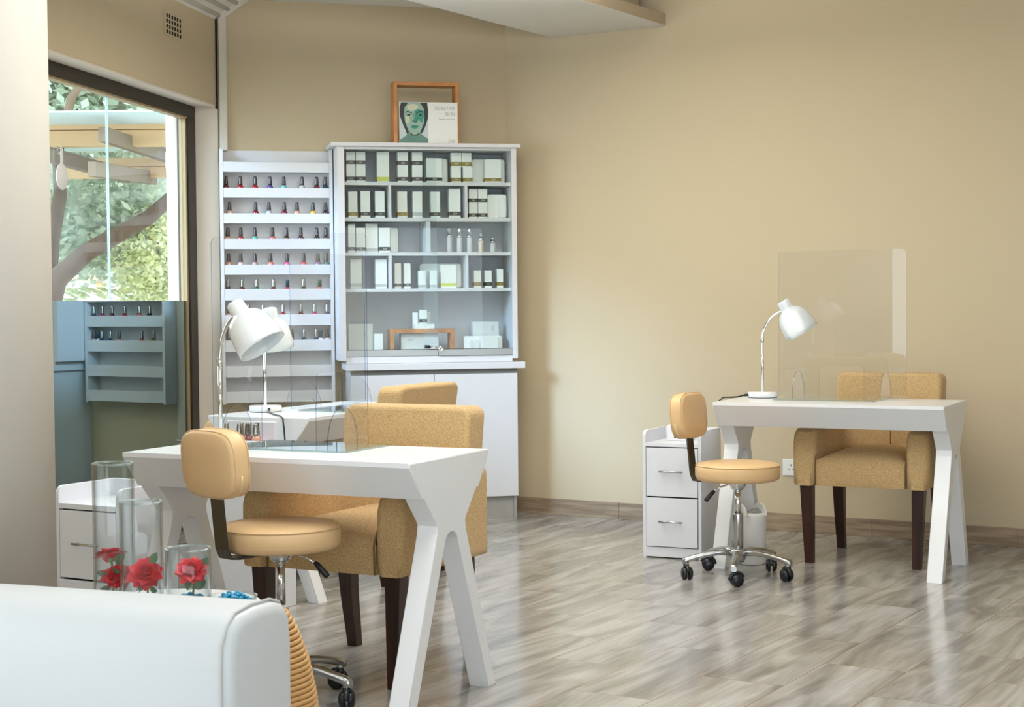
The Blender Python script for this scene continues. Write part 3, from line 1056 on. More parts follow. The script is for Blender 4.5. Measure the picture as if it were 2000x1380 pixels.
# ------------------------------------------------------------------ stools on casters
def make_stool(label, lift=0.0):
    """local -y is the way a sitter faces; the back pad stands at +y"""
    t = thing('swivel_stool', label, 'stool', group='tan swivel stools')
    s_ = MB()
    z0 = 0.425
    s_.lathe([(0, z0), (0.165, z0), (0.177, z0 + 0.006), (0.183, z0 + 0.02), (0.1835, z0 + 0.052), (0.179, z0 + 0.066), (0.168, z0 + 0.074), (0.12, z0 + 0.078), (0, z0 + 0.079)], 64)
    st = s_.build('seat', M['leather'], t)
    MB().tube([(0.1805 * math.cos(2 * math.pi * k / 64), 0.1805 * math.sin(2 * math.pi * k / 64), z0 + 0.066) for k in range(64)], 0.0022, 6, closed=True).build('piping', M['leather'], st)
    # back pad
    p = MB()
    ring = superellipse(0.268, 0.197, 3.6, 56)
    lay = []
    for dy, sc in ((0.0, 0.0), (0.0, 0.55), (0.002, 0.90), (0.007, 0.975), (0.016, 1.0), (0.056, 1.0), (0.065, 0.975), (0.070, 0.90), (0.073, 0.55), (0.0735, 0.0)):
        if sc == 0.0:
            lay.append([p.bm.verts.new((0, dy, 0))])
        else:
            lay.append([p.bm.verts.new((x_ * sc, dy, z_ * sc)) for x_, z_ in ring])
    for a_, b_ in zip(lay, lay[1:]):
        n = max(len(a_), len(b_))
        for k in range(n):
            k2 = (k + 1) % n
            if len(a_) == 1:
                f_ = p.bm.faces.new((a_[0], b_[k2], b_[k]))
            elif len(b_) == 1:
                f_ = p.bm.faces.new((a_[k], a_[k2], b_[0]))
            else:
                f_ = p.bm.faces.new((a_[k], a_[k2], b_[k2], b_[k]))
            f_.smooth = True
    bmesh.ops.recalc_face_normals(p.bm, faces=p.bm.faces)
    xf = Matrix.Translation((0, 0.195, 0.702)) @ Matrix.Rotation(R(-5), 4, 'X')
    bmesh.ops.transform(p.bm, matrix=xf, verts=p.bm.verts)
    pad = p.build('backrest', M['leather'], t)
    for dy in (0.012, 0.060):
        sm = MB()
        sm.tube([xf @ Vector((x_ * 1.003, dy, z_ * 1.003)) for x_, z_ in ring], 0.0018, 6, closed=True)
        sm.build('seam', M['leather'], pad)
    pp = MB()
    lower = [(x_, z_) for x_, z_ in ring if z_ < -0.012]
    lower.sort(key=lambda q: math.atan2(q[1], q[0]))
    pp.tube([xf @ Vector((x_ * 1.004, 0.040, z_ * 1.004)) for x_, z_ in lower], 0.0028, 6)
    pp.build('piping', M['piping'], pad)
    # flat bent steel bar from under the seat up to the pad
    br = MB()
    path = [(0.05, z0 - 0.006), (0.17, z0 - 0.008), (0.195, z0 - 0.004), (0.208, z0 + 0.02), (0.216, z0 + 0.10), (0.224, z0 + 0.18), (0.232, z0 + 0.235)]
    th = 0.006
    outl = [(y_, z_) for y_, z_ in path] + [(y_ + (th if i > 1 else 0.0), z_ - (th if i <= 2 else 0.0)) for i, (y_, z_) in reversed(list(enumerate(path)))]
    br.prism(outl, -0.031, 0.031, 'x', bev=0.001)
    br.build('back_bracket', M['steel_dark'], t)
    # mount, gas column
    MB().lathe([(0, z0), (0.042, z0), (0.040, z0 - 0.012), (0.030, z0 - 0.034), (0.020, z0 - 0.045), (0.0, z0 - 0.045)], 32).build('seat_mount', M['chrome'], t)
    MB().tube([(0, 0, 0.26), (0, 0, z0 - 0.03)], 0.0138, 24).build('gas_spring', M['chrome'], t)
    cshape = MB().lathe([(0, 0.075), (0.0235, 0.075), (0.0235, 0.275), (0.0225, 0.282), (0.0138, 0.284), (0.0138, 0.26)], 32)
    cshape.build('column', M['satin'], t)
    lv = MB().tube([(-0.015, -0.02, z0 - 0.012), (-0.06, -0.055, z0 - 0.030), (-0.085, -0.075, z0 - 0.052)], 0.004, 8)
    lever = lv.build('lever', M['chrome'], t)
    MB().tube([(-0.078, -0.069, z0 - 0.044), (-0.084, -0.074, z0 - 0.051), (-0.106, -0.091, z0 - 0.082), (-0.110, -0.094, z0 - 0.088)], [0.006, 0.009, 0.0105, 0.008], 12).build('lever_grip', M['black'], lever)
    MB().lathe([(0, 0.07), (0.026, 0.07), (0.034, 0.085), (0.036, 0.118), (0.030, 0.128), (0.0235, 0.130)], 32).build('base_hub', M['satin'], t)
    for k in range(5):
        a = 2 * math.pi * k / 5 + STAR[0]
        d, w = Vector((math.cos(a), math.sin(a), 0)), Vector((-math.sin(a), math.cos(a), 0))
        l_ = MB()
        secs = []
        for r_, zc, hw, hh in ((0.02, 0.108, 0.019, 0.014), (0.08, 0.114, 0.018, 0.013), (0.14, 0.106, 0.016, 0.012), (0.20, 0.092, 0.0145, 0.012), (0.232, 0.082, 0.014, 0.013), (0.245, 0.076, 0.012, 0.012)):
            ringv = []
            for q in range(12):
                t_ = 2 * math.pi * q / 12
                cx, cz = math.cos(t_), math.sin(t_)
                ringv.append(l_.bm.verts.new(d * r_ + w * (hw * math.copysign(abs(cx) ** 0.6, cx)) + Vector((0, 0, zc + hh * math.copysign(abs(cz) ** 0.6, cz)))))
            secs.append(ringv)
        for A_, B2 in zip(secs, secs[1:]):
            for q in range(12):
                f_ = l_.bm.faces.new((A_[q], A_[(q + 1) % 12], B2[(q + 1) % 12], B2[q]))
                f_.smooth = True
        l_.bm.faces.new(secs[0][::-1])
        l_.bm.faces.new(secs[-1])
        l_.tube([d * 0.228 + Vector((0, 0, 0.056)), d * 0.228 + Vector((0, 0, 0.082))], 0.011, 14)
        bmesh.ops.recalc_face_normals(l_.bm, faces=l_.bm.faces)
        leg = l_.build('base_leg', M['satin'], t)
        # twin-wheel caster
        yaw = STAR[1] + k * 1.7
        f_, sd = Vector((math.cos(yaw), math.sin(yaw), 0)), Vector((-math.sin(yaw), math.cos(yaw), 0))
        c0 = d * 0.228 + f_ * 0.012 + Vector((0, 0, 0.0275))
        cs_ = MB()
        for sgn in (-1, 1):
            mt = Matrix((sd * sgn, f_, Vector((0, 0, 1)))).transposed().to_4x4() @ Matrix.Rotation(R(90), 4, 'Y')
            cs_.lathe([(0, 0.004), (0.0255, 0.004), (0.0275, 0.007), (0.0275, 0.014), (0.024, 0.021), (0.013, 0.025), (0, 0.026)], 24, c0, xf=mt)
        hood = []
        for q in range(9):
            t_ = R(20 + 160 * q / 8)
            hood.append(c0 + f_ * (0.031 * math.cos(t_)) + Vector((0, 0, 0.031 * math.sin(t_))))
        cs_.tube(hood, 0.0085, 8)
        cs_.tube([c0 - f_ * 0.012 + Vector((0, 0, 0.018)), c0 - f_ * 0.012 + Vector((0, 0, 0.036))], 0.013, 14)
        cs_.build('caster', M['rubber'], leg)
    return t


STAR = (R(-17), 0.4)
stool = make_stool('tan swivel stool nearest the camera, its back pad before the front desk')
stool.location, stool.rotation_euler.z = (-0.705, 4.928, 0.0), R(135)
for ch in list(stool.children):                 # this one is wound up a little higher
    if ch.name.split('.')[0] in ('seat', 'backrest', 'back_bracket', 'seat_mount', 'lever'):
        ch.location.z += 0.042
    if ch.name.split('.')[0] == 'gas_spring':
        ch.location.z += 0.035
stool_r = copy_tree(stool)
for ch in stool_r.children:
    ch.location.z = 0.0
stool_r.location, stool_r.rotation_euler.z = (0.972, 7.075, 0), R(59)
for ch in stool_r.children:                     # its height lever points the other way
    if ch.name.split('.')[0] == 'lever':
        ch.rotation_euler.z = R(-90)
stool_r['label'] = 'tan swivel stool with chrome star base before the desk by the right wall'
stool_c = dup(stool_r, (-1.105, 7.29, 0), R(150), 'tan swivel stool mostly hidden behind the end-on desk, its pad peeking out')


for ch in stool_c.children:                     # wound right down
    if ch.name.split('.')[0] in ('seat', 'backrest', 'back_bracket', 'seat_mount', 'lever', 'gas_spring'):
        ch.location.z -= 0.085


# ------------------------------------------------------------------ drawer units
def make_drawers(label):
    t = thing('drawer_unit', label, 'drawers', group='white two-drawer units')
    c = MB()
    w, d = 0.145, 0.14
    sidep = [(-d, 0.0), (d, 0.0), (d, 0.597), (-d + 0.03, 0.597)] + [(-d + 0.03 - 0.03 * math.sin(R(15 * k)), 0.567 + 0.03 * math.cos(R(15 * k))) for k in range(1, 7)]
    for x0 in (-w, w - 0.016):
        c.prism(sidep, x0, x0 + 0.016, 'x', bev=0.001)
    c.b2((-w + 0.0155, d - 0.016, 0.03), (w - 0.0155, d, 0.597), bev=0.001)
    c.b2((-w + 0.0155, -d, 0.522), (w - 0.0155, d - 0.015, 0.540), bev=0.001)
    c.b2((-w + 0.0155, -d, 0.006), (w - 0.0155, d - 0.015, 0.052), bev=0.001)
    c.b2((-w + 0.0155, -d + 0.02, 0.05), (w - 0.0155, d - 0.015, 0.523), 1)
    c.build('carcass', [M['melamine'], M['dark']], t)
    for z0, z1, out in ((0.056, 0.283, 0.006), (0.290, 0.517, 0.0)):
        dr = MB().b2((-w + 0.019, -d - out, z0), (w - 0.019, -d + 0.018 - out, z1), bev=0.0012).build('drawer', M['melamine'], t)
        h = MB()
        zc = (z0 + z1) / 2 + 0.004
        h.tube([(-0.058, -d - out - 0.016, zc), (0.058, -d - out - 0.016, zc)], 0.0042, 12)
        for x_ in (-0.04, 0.04):
            h.tube([(x_, -d - out - 0.001, zc), (x_, -d - out - 0.016, zc)], 0.003, 8)
        h.build('handle', M['satin'], dr)
    return t


dru = make_drawers('white two-drawer unit by the right wall, left of the desk')
dru.location, dru.rotation_euler.z = (0.80, 7.735, 0), R(-26)
dru_l = dup(dru, (-1.352, 5.565, 0), R(-30), 'white two-drawer unit beside the round column, behind the glass vases')
dru_c = dup(dru, (-1.066, 6.475, 0), R(152), 'white two-drawer unit before the end of the end-on desk, mostly hidden')

# small things on the drawer units
bx = MB().b2((-0.055, -0.045, 0), (0.055, 0.045, 0.075), bev=0.003)
bx = bx.build('device_box', M['melamine'], None, on(Vector((0.80, 7.735, 0)), R(-26), -0.015, 0.03, 0.5405), (0, 0, R(-26)))
tag(bx, 'small white device box on the drawer unit by the right wall', 'device')
k_ = MB()
k_.b2((-0.018, -0.047, 0.014), (-0.002, -0.044, 0.021))
k_.lathe([(0, 0), (0.005, 0), (0.005, 0.003), (0, 0.003)], 12, (0.022, -0.0445, 0.017), xf=Matrix.Rotation(R(90), 4, 'X'))
k_.build('port', M['black'], bx)

OC, OR_ = on(Vector((-1.066, 6.475, 0)), R(-28), -0.02, 0.0, 0.5405), R(-28)
og = MB()
og.b2((-0.12, -0.09, 0.0), (0.12, 0.085, 0.070), bev=0.003)
og.b2((-0.12, 0.070, 0.069), (0.12, 0.085, 0.195), bev=0.003)
og.b2((-0.118, -0.06, 0.0695), (0.118, 0.0705, 0.106), bev=0.002)
ogo = og.build('organiser_tray', M['melamine'], None, OC, (0, 0, OR_))
tag(ogo, 'white organiser box holding small bottles on the hidden drawer unit', 'organiser')

# ------------------------------------------------------------------ things on the back wall
def bw(u, off=0.0, z=0.0):
    """place on the back wall: u along it, off into the room"""
    return CORNER + BU * u + Vector((math.sin(BANG), -math.cos(BANG), 0)) * off + Vector((0, 0, z))


# polish rack: local x = u along the wall, local -y into the room
rk = thing('polish_rack', 'white wall rack with ten lipped shelves of nail polish, left of the display cabinet', 'rack', CORNER, BANG)
RX0, RX1 = -1.617, -1.001
b = MB().b2((RX0 + 0.002, -0.010, 0.66), (RX1 - 0.002, -0.002, 2.054))
b.build('back_panel', M['rackwhite'], rk)
for x0, x1 in ((RX0, RX0 + 0.018), (RX1 - 0.018, RX1)):
    MB().b2((x0, -0.105, 0.655), (x1, -0.001, 2.055), bev=0.001).build('side_panel', M['rackwhite'], rk)
LIPS = [1.929 - 0.1406 * k for k in range(10)]
for k, z0 in enumerate(LIPS):
    hh = 0.055 if k < 5 else 0.062
    s_ = MB()
    s_.b2((RX0 + 0.0185, -0.104, z0), (RX1 - 0.0185, -0.092, z0 + hh), bev=0.001)
    s_.b2((RX0 + 0.0185, -0.0925, z0), (RX1 - 0.0185, -0.0105, z0 + 0.012))
    s_.build('lipped_shelf', M['rackwhite'], rk)

POL = dict(oxblood=(108, 34, 34), red=(176, 20, 34), purple=(98, 74, 140), turquoise=(130, 200, 205), white=(205, 205, 200),
           maroon=(118, 30, 34), teal=(20, 72, 84), beige=(226, 190, 160), crimson=(140, 18, 38), pearl=(196, 204, 206),
           berry=(124, 34, 64), nude=(216, 168, 142), yellow=(224, 186, 70), espresso=(62, 34, 32), peach=(228, 168, 134),
           mint=(90, 186, 160), coral=(214, 96, 90), plum=(74, 28, 44), black=(36, 30, 32), rosewood=(96, 36, 46),
           blush=(222, 186, 186), mauve=(180, 152, 156), salmon=(226, 130, 118), pink=(208, 84, 130), hotcoral=(220, 84, 96),
           lilac=(150, 118, 146), seagreen=(60, 118, 112), taupe=(128, 100, 92), emerald=(54, 140, 112), brick=(120, 44, 46),
           raspberry=(206, 44, 80), forest=(32, 62, 60), apricot=(224, 118, 96), magenta=(190, 56, 116), slate=(84, 72, 84),
           bronze=(122, 108, 88), navy=(20, 58, 104), ivory=(226, 220, 220), pale=(218, 190, 186), gold=(150, 118, 46), copper=(170, 84, 60))
PMAT = {k: plain(k + '_nail_polish', rgb(*v), 0.12, coat=0.5, vary=0.0) for k, v in POL.items()}


def polish_meshes():
    b_ = MB().lathe([(0, 0), (0.0135, 0.0), (0.0165, 0.003), (0.0174, 0.014), (0.0170, 0.030), (0.0130, 0.038), (0.0095, 0.040), (0.0095, 0.043), (0, 0.043)], 20)
    me = bpy.data.meshes.new('polish_body')
    b_.bm.to_mesh(me)
    out = {}
    for nm, pr in (('tall', [(0, 0.0415), (0.0118, 0.0415), (0.0114, 0.047), (0.0088, 0.080), (0.0078, 0.0865), (0.0066, 0.088), (0, 0.088)]),
                   ('flat', [(0, 0.0415), (0.0112, 0.0415), (0.0112, 0.080), (0.0104, 0.082), (0, 0.082)])):
        c_ = MB().lathe(pr, 16)
        m2 = bpy.data.meshes.new('polish_cap_' + nm)
        c_.bm.to_mesh(m2)
        out[nm] = m2
    return me, out


PB, PC = polish_meshes()


def polish(loc, colour, capm, capshape, label, group, rz=0.0):
    me = PB.copy()
    me.materials.clear()
    me.materials.append(PMAT[colour])
    o = bpy.data.objects.new('nail_polish_bottle', me)
    COL.objects.link(o)
    o.location, o.rotation_euler = loc, (0, 0, rz)
    tag(o, label, 'nail polish', group)
    key = 'cap_' + capm + capshape
    if key not in bpy.data.meshes:
        m2 = PC[capshape].copy()
        m2.name = key
        m2.materials.clear()
        m2.materials.append(M[capm])
    c = bpy.data.objects.new('cap', bpy.data.meshes[key])
    COL.objects.link(c)
    c.parent = o
    return o


ORD = ['first', 'second', 'third', 'fourth', 'fifth', 'sixth', 'seventh', 'eighth']
D, S_, T_, G_ = ('capdark', 'tall'), ('capsilver', 'tall'), ('capteal', 'flat'), ('capgreen', 'flat')
ROWS = [
    [(-1.582, 'oxblood', D), (-1.504, 'red', D), (-1.424, 'red', D), (-1.343, 'purple', D), (-1.267, 'turquoise', D), (-1.167, 'white', D), (-1.086, 'maroon', D), (-1.038, 'teal', D)],
    [(-1.565, 'beige', D), (-1.423, 'crimson', D), (-1.350, 'pearl', D), (-1.266, 'berry', D), (-1.196, 'nude', D), (-1.108, 'yellow', D), (-1.038, 'espresso', D)],
    [(-1.576, 'peach', D), (-1.506, 'red', D), (-1.429, 'mint', D), (-1.332, 'coral', D), (-1.256, 'espresso', D), (-1.177, 'plum', D), (-1.089, 'black', D), (-1.038, 'rosewood', D)],
    [(-1.574, 'peach', D), (-1.508, 'blush', D), (-1.431, 'mauve', D), (-1.345, 'salmon', D), (-1.255, 'pink', D), (-1.163, 'hotcoral', D), (-1.084, 'lilac', D), (-1.038, 'seagreen', D)],
    [(-1.579, 'taupe', S_), (-1.502, 'maroon', S_), (-1.423, 'emerald', S_), (-1.331, 'brick', S_), (-1.253, 'raspberry', T_), (-1.166, 'forest', S_), (-1.076, 'apricot', G_)],
    [(-1.576, 'peach', S_), (-1.470, 'plum', S_), (-1.391, 'coral', S_), (-1.281, 'red', S_), (-1.182, 'brick', S_), (-1.106, 'magenta', S_), (-1.038, 'slate', S_)],
    [(-1.578, 'bronze', S_), (-1.500, 'gold', S_), (-1.410, 'copper', S_), (-1.234, 'salmon', D), (-1.167, 'navy', S_), (-1.099, 'navy', S_), (-1.074, 'ivory', T_), (-1.038, 'pale', D)],
]
ROWS[3][7] = (-1.038, 'seagreen', D)
CAPW = {'capdark': 'charcoal', 'capsilver': 'silver', 'capteal': 'dark teal', 'capgreen': 'dark green'}
ROWN = ['the top row of the rack', 'the second rack row', 'the third rack row', 'the fourth rack row', 'the fifth rack row', 'the sixth rack row', 'the lowest filled rack row']
for r_, row in enumerate(ROWS):
    z_ = LIPS[r_ + 1] + 0.0122
    zz = {4: 0.0, 5: 0.0, 6: 0.0}.get(r_, 0.0)
    for i, (u_, c_, (cm_, cs_)) in enumerate(row):
        # the bottles stand on a step right behind the lip
        polish(bw(u_, 0.068, z_ + 0.0185), c_, cm_, cs_, '%s nail polish with %s cap, %s from left on %s' % (c_, CAPW[cm_], ORD[i], ROWN[r_]), 'nail polish bottles on the rack', BANG)
st_ = MB()
for k in range(1, 8):
    z0 = LIPS[k]
    st_.b2((RX0 + 0.019, -0.0915, z0 + 0.0121), (RX1 - 0.019, -0.040, z0 + 0.0305))
st_.build('shelf_riser', M['rackwhite'], rk)

# ------------------------------------------------------------------ display cabinet, counter, base cabinet
dc = thing('display_cabinet', 'white display cabinet with sliding glass doors over the counter, full of cartons', 'cabinet', CORNER, BANG)
cc = MB()
cc.b2((-0.995, -0.30, 0.892), (-0.957, -0.002, 2.057), bev=0.001)
cc.b2((-0.030, -0.30, 0.892), (-0.002, -0.002, 2.057), bev=0.001)
cc.b2((-0.957, -0.292, 2.043), (-0.030, -0.002, 2.057))
cc.b2((-0.957, -0.285, 0.8745), (-0.030, -0.002, 0.910), bev=0.001)
cc.build('carcass', M['rackwhite'], dc)
MB().b2((-1.030, -0.318, 2.0572), (0.018, -0.002, 2.078), bev=0.0015).build('top_board', M['rackwhite'], dc)
MB().b2((-0.9568, -0.016, 0.9102), (-0.0302, -0.0025, 2.0428)).build('back_panel', M['cabgrey'], dc)
SHELF = {1: 1.868, 2: 1.672, 3: 1.482, 4: 1.284, 5: 0.930}
for k in (1, 2, 3, 4):
    MB().b2((-0.9566, -0.268, SHELF[k] - 0.018), (-0.0304, -0.0165, SHELF[k])).build('shelf', M['rackwhite'], dc)
MB().b2((-0.9566, -0.268, 0.9102), (-0.0304, -0.0165, SHELF[5])).build('cabinet_floor', M['rackwhite'], dc)
for u_, lo, hi in ((-0.705, 2, 1), (-0.280, 2, 1), (-0.494, 3, 2), (-0.706, 4, 3), (-0.279, 4, 3)):
    w_ = 0.0075 if lo != 3 else 0.012
    MB().b2((u_ - w_, -0.265, SHELF[lo] + 0.0003), (u_ + w_, -0.0168, SHELF[hi] - 0.0183)).build('divider', M['rackwhite'], dc)
for x0, x1, y_ in ((-0.955, -0.450, -0.282), (-0.530, -0.031, -0.291)):
    gd_ = MB().b2((x0, y_ - 0.002, 0.948), (x1, y_ + 0.002, 2.040)).build('glass_door', M['doorglass'], dc)
    r_ = MB()
    r_.b2((x0 if y_ > -0.285 else -0.448, y_ - 0.0035, 0.912), (x1, y_ + 0.0035, 0.949), bev=0.001)
    r_.b2((x0, y_ - 0.0036, 0.9472), (x1, y_ + 0.0036, 0.9500), 1)
    r_.build('door_rail', [M['alu'], M['dark']], gd_)
lk = MB()
lk.lathe([(0, 0), (0.017, 0), (0.017, 0.006), (0.013, 0.012), (0.006, 0.013), (0.005, 0.009), (0, 0.009)], 28, (-0.436, -0.2955, 0.950), xf=Matrix.Rotation(R(90), 4, 'X'))
lk.tube([(-0.436, -0.299, 0.956), (-0.47, -0.299, 0.958), (-0.498, -0.300, 0.961)], [0.0035, 0.004, 0.006], 10)
lk.build('cabinet_lock', M['chrome'], dc)
MB().tube([(-0.498, -0.300, 0.961), (-0.526, -0.300, 0.964)], [0.0095, 0.0085], 12).build('lock_key_grip', M['black'], dc)

ct = MB().b2((-0.962, -0.345, 0.838), (0.030, -0.003, 0.8735), bev=0.003).build('countertop', M['rackwhite'], None, CORNER, (0, 0, BANG))
tag(ct, 'white counter slab between the display cabinet and the base cupboard', 'countertop')
bc = thing('base_cabinet', 'white two-door base cupboard under the counter in the room corner', 'cabinet', CORNER, BANG)
MB().b2((-0.938, -0.305, 0.128), (-0.012, -0.004, 0.8375)).build('carcass', M['rackwhite'], bc)
MB().b2((-0.936, -0.318, 0.812), (-0.0125, -0.3055, 0.8372)).build('finger_pull', M['gapgrey'], bc)
for x0, x1 in ((-0.938, -0.4805), (-0.4775, -0.012)):
    MB().b2((x0, -0.325, 0.128), (x1, -0.3055, 0.8105), bev=0.001).build('door', M['rackwhite'], bc)
kk = MB()
kk.b2((-0.935, -0.300, 0.0), (-0.035, -0.02, 0.1278))
kk.b2((-0.0345, -0.312, 0.0), (-0.018, -0.02, 0.1278), bev=0.001)
kk.build('plinth', M['concrete'], bc)


# ------------------------------------------------------------------ cartons on the shelves
def text_mesh(body, size, depth=0.0004, shear=0.0, align='CENTER'):
    cu = bpy.data.curves.new('lettering', 'FONT')
    cu.body, cu.size, cu.extrude, cu.shear = body, size, depth, shear
    cu.align_x = align
    cu.resolution_u = 2
    o = bpy.data.objects.new('lettering_tmp', cu)
    COL.objects.link(o)
    bpy.context.view_layer.update()
    me = bpy.data.meshes.new_from_object(o.evaluated_get(bpy.context.evaluated_depsgraph_get()))
    bpy.data.objects.remove(o)
    bpy.data.curves.remove(cu)
    return me


LOGO = text_mesh('2II4', 0.020, 0.0003, 0.15)
LOGO.materials.clear()
LOGO.materials.append(M['inklight'])
LOGOG = LOGO.copy()
LOGOG.materials.clear()
LOGOG.materials.append(M['ink'])


def put_logo(parent, x, y, z, sc, mesh=LOGO, rot=0.0):
    o = bpy.data.objects.new('logo', mesh)
    COL.objects.link(o)
    o.parent = parent
    o.matrix_local = Matrix.Translation((x, y, z)) @ Matrix.Rotation(R(90), 4, 'X') @ Matrix.Rotation(rot, 4, 'Z') @ Matrix.Scale(sc, 4)
    return o


BAND = {'d': 'banddark', 'k': 'bandblack', 'o': 'bandolive', 'l': 'bandlime', 'g': 'bandgrey'}
BWORD = {'d': 'charcoal', 'k': 'black', 'o': 'olive', 'l': 'lime', 'g': 'silver', '': 'plain'}


def carton(u0, u1, z0, h, off, depth, band, label, group, body='carton', bz=(0.12, 0.24), logo=True, lean=0.0):
    w = u1 - u0
    m = MB().b2((-w / 2, -depth, 0), (w / 2, 0, h), bev=0.0008)
    o = m.build('product_carton', M[body], None, bw((u0 + u1) / 2, off - depth, z0), (0, 0, BANG))
    tag(o, label, 'carton', group)
    if band:
        zb0, zb1 = h * bz[0], h * bz[1]
        b_ = MB().b2((-w / 2 - 0.0004, -depth - 0.0005, zb0), (w / 2 + 0.0004, 0.0004, zb1)).build('label_band', M[BAND[band]], o)
        if logo and band in 'dok':
            sc = min(0.8, (zb1 - zb0) / 0.0165, w * 0.62 / 0.05)
            put_logo(b_, 0, -depth - 0.0008, zb0 + (zb1 - zb0) * 0.5 - 0.0072 * sc, sc)
    return o


def tray(u0, u1, z0, h, off, label, group, depth=0.03):
    """white moulded gift tray with rounded corners standing on edge behind its carton"""
    w = u1 - u0
    m = MB()
    m.prism(rounded_rect(-w / 2, 0, w / 2, h, 0.014, 5), -depth, 0.0, 'y', bev=0.002)
    o = m.build('gift_tray', M['carton'], None, bw((u0 + u1) / 2, off - depth, z0), (0, 0, BANG))
    tag(o, label, 'tray', group)
    m = MB()
    m.prism(rounded_rect(w / 2 - 0.045, 0.004, w / 2 - 0.006, h - 0.005, 0.010, 4), -depth - 0.010, -depth + 0.001, 'y', bev=0.002)
    m.build('tray_flap', M['carton'], o)
    return o


def P(r, kind, u0, u1, h, band, label, off=0.225, depth=0.05, base=None, **kw):
    z0 = SHELF[r] + 0.0003 if base is None else base
    g_ = {1: 'cartons on the top cabinet shelf', 2: 'cartons on the second cabinet shelf', 3: 'cartons on the third cabinet shelf', 4: 'cartons on the fourth cabinet shelf', 5: 'boxes on the cabinet floor'}[r]
    if kind == 't':
        return tray(u0, u1, z0, h, off, label, 'white gift trays', depth)
    return carton(u0, u1, z0, h, off, depth, band, label, g_, **kw)


HB = dict(bz=(0.10, 0.33))
z1 = SHELF[1] + 0.0003
# top shelf
for a_, b_, n_ in ((-0.937, -0.888, 'left'), (-0.885, -0.833, 'right')):
    P(1, 's', a_, b_, 0.092, 'd', 'lower %s carton of the charcoal-banded block of four, top shelf' % n_, **HB)
    P(1, 's', a_, b_, 0.073, 'd', 'upper %s carton of the charcoal-banded block of four, top shelf' % n_, base=z1 + 0.0923, bz=(0.08, 0.36))
P(1, 'b', -0.768, -0.702, 0.166, 'l', 'tall white carton with lime band, alone on the top cabinet shelf', bz=(0.04, 0.18))
for a_, b_, n_ in ((-0.654, -0.597, 'left'), (-0.574, -0.517, 'right')):
    P(1, 's', a_, b_, 0.090, 'd', 'lower charcoal-banded carton in the %s stack of two, top shelf middle' % n_, **HB)
    P(1, 's', a_, b_, 0.076, 'd', 'upper charcoal-banded carton in the %s stack of two, top shelf middle' % n_, base=z1 + 0.0903, bz=(0.08, 0.36))
P(1, 't', -0.493, -0.365, 0.138, '', 'white rounded gift tray behind the black-banded carton, top shelf', off=0.165)
P(1, 'b', -0.495, -0.408, 0.134, 'k', 'wide white carton with black band and gift tray behind, top shelf', bz=(0.07, 0.21), off=0.232)
for a_, b_, n_ in ((-0.354, -0.301, 'left'), (-0.289, -0.236, 'right')):
    P(1, 's', a_, b_, 0.086, 'o', 'lower %s olive-banded carton in the stacked four, top shelf' % n_, **HB)
for a_, b_, n_ in ((-0.354, -0.297, 'left'), (-0.294, -0.241, 'right')):
    P(1, 's', a_, b_, 0.080, 'o', 'upper %s olive-banded carton in the stacked four, top shelf' % n_, base=z1 + 0.0863, bz=(0.08, 0.36))
P(1, 't', -0.228, -0.040, 0.136, '', 'white rounded gift tray at the right end of the top shelf', off=0.165)
P(1, 'b', -0.165, -0.075, 0.130, 'o', 'wide white carton with olive band, right end of the top shelf', bz=(0.07, 0.21), off=0.232)
# second shelf
for a_, b_, h_, c_, l_ in ((-0.929, -0.879, 0.144, 'o', 'tall olive-banded carton, first from left on the second shelf'),
                           (-0.861, -0.809, 0.147, 'd', 'tall charcoal-banded carton, second from left on the second shelf'),
                           (-0.781, -0.729, 0.147, 'd', 'tall charcoal-banded carton beside the left divider, second shelf'),
                           (-0.658, -0.604, 0.146, 'o', 'tall olive-banded carton in the middle bay, second shelf'),
                           (-0.573, -0.520, 0.146, 'g', 'tall carton with faint silver band in the middle bay, second shelf'),
                           (-0.472, -0.420, 0.146, 'd', 'tall charcoal-banded carton in the middle bay, second shelf'),
                           (-0.369, -0.305, 0.163, 'd', 'tallest charcoal-banded carton, beside the right divider, second shelf')):
    P(2, 'b', a_, b_, h_, c_, l_, bz=(0.09, 0.22))
z2 = SHELF[2] + 0.0003
for a_, b_, n_ in ((-0.257, -0.2085, 'left'), (-0.2055, -0.153, 'right')):
    P(2, 's', a_, b_, 0.083, 'd', 'lower %s carton of the grey-banded block in the right bay, second shelf' % n_, **HB)
    P(2, 's', a_, b_, 0.079, 'd', 'upper %s carton of the grey-banded block in the right bay, second shelf' % n_, base=z2 + 0.0833, bz=(0.08, 0.33))
P(2, 't', -0.148, -0.038, 0.134, '', 'white gift tray in the right bay of the second shelf', off=0.20)
# third shelf
P(3, 'b', -0.932, -0.893, 0.156, 'd', 'slim charcoal-banded carton at the left end of the third shelf', bz=(0.08, 0.20))
P(3, 'b', -0.889, -0.838, 0.136, 'd', 'shorter charcoal-banded carton, second from left on the third shelf', bz=(0.08, 0.22))
P(3, 'b', -0.833, -0.767, 0.158, 'g', 'wide silver-banded carton, third from left on the third shelf', bz=(0.05, 0.16), off=0.21)
P(3, 'b', -0.762, -0.702, 0.136, 'k', 'black-banded carton before a gift tray on the third shelf', bz=(0.08, 0.23))
P(3, 't', -0.755, -0.648, 0.138, '', 'white gift tray leaning behind a black-banded carton, third shelf', off=0.165)
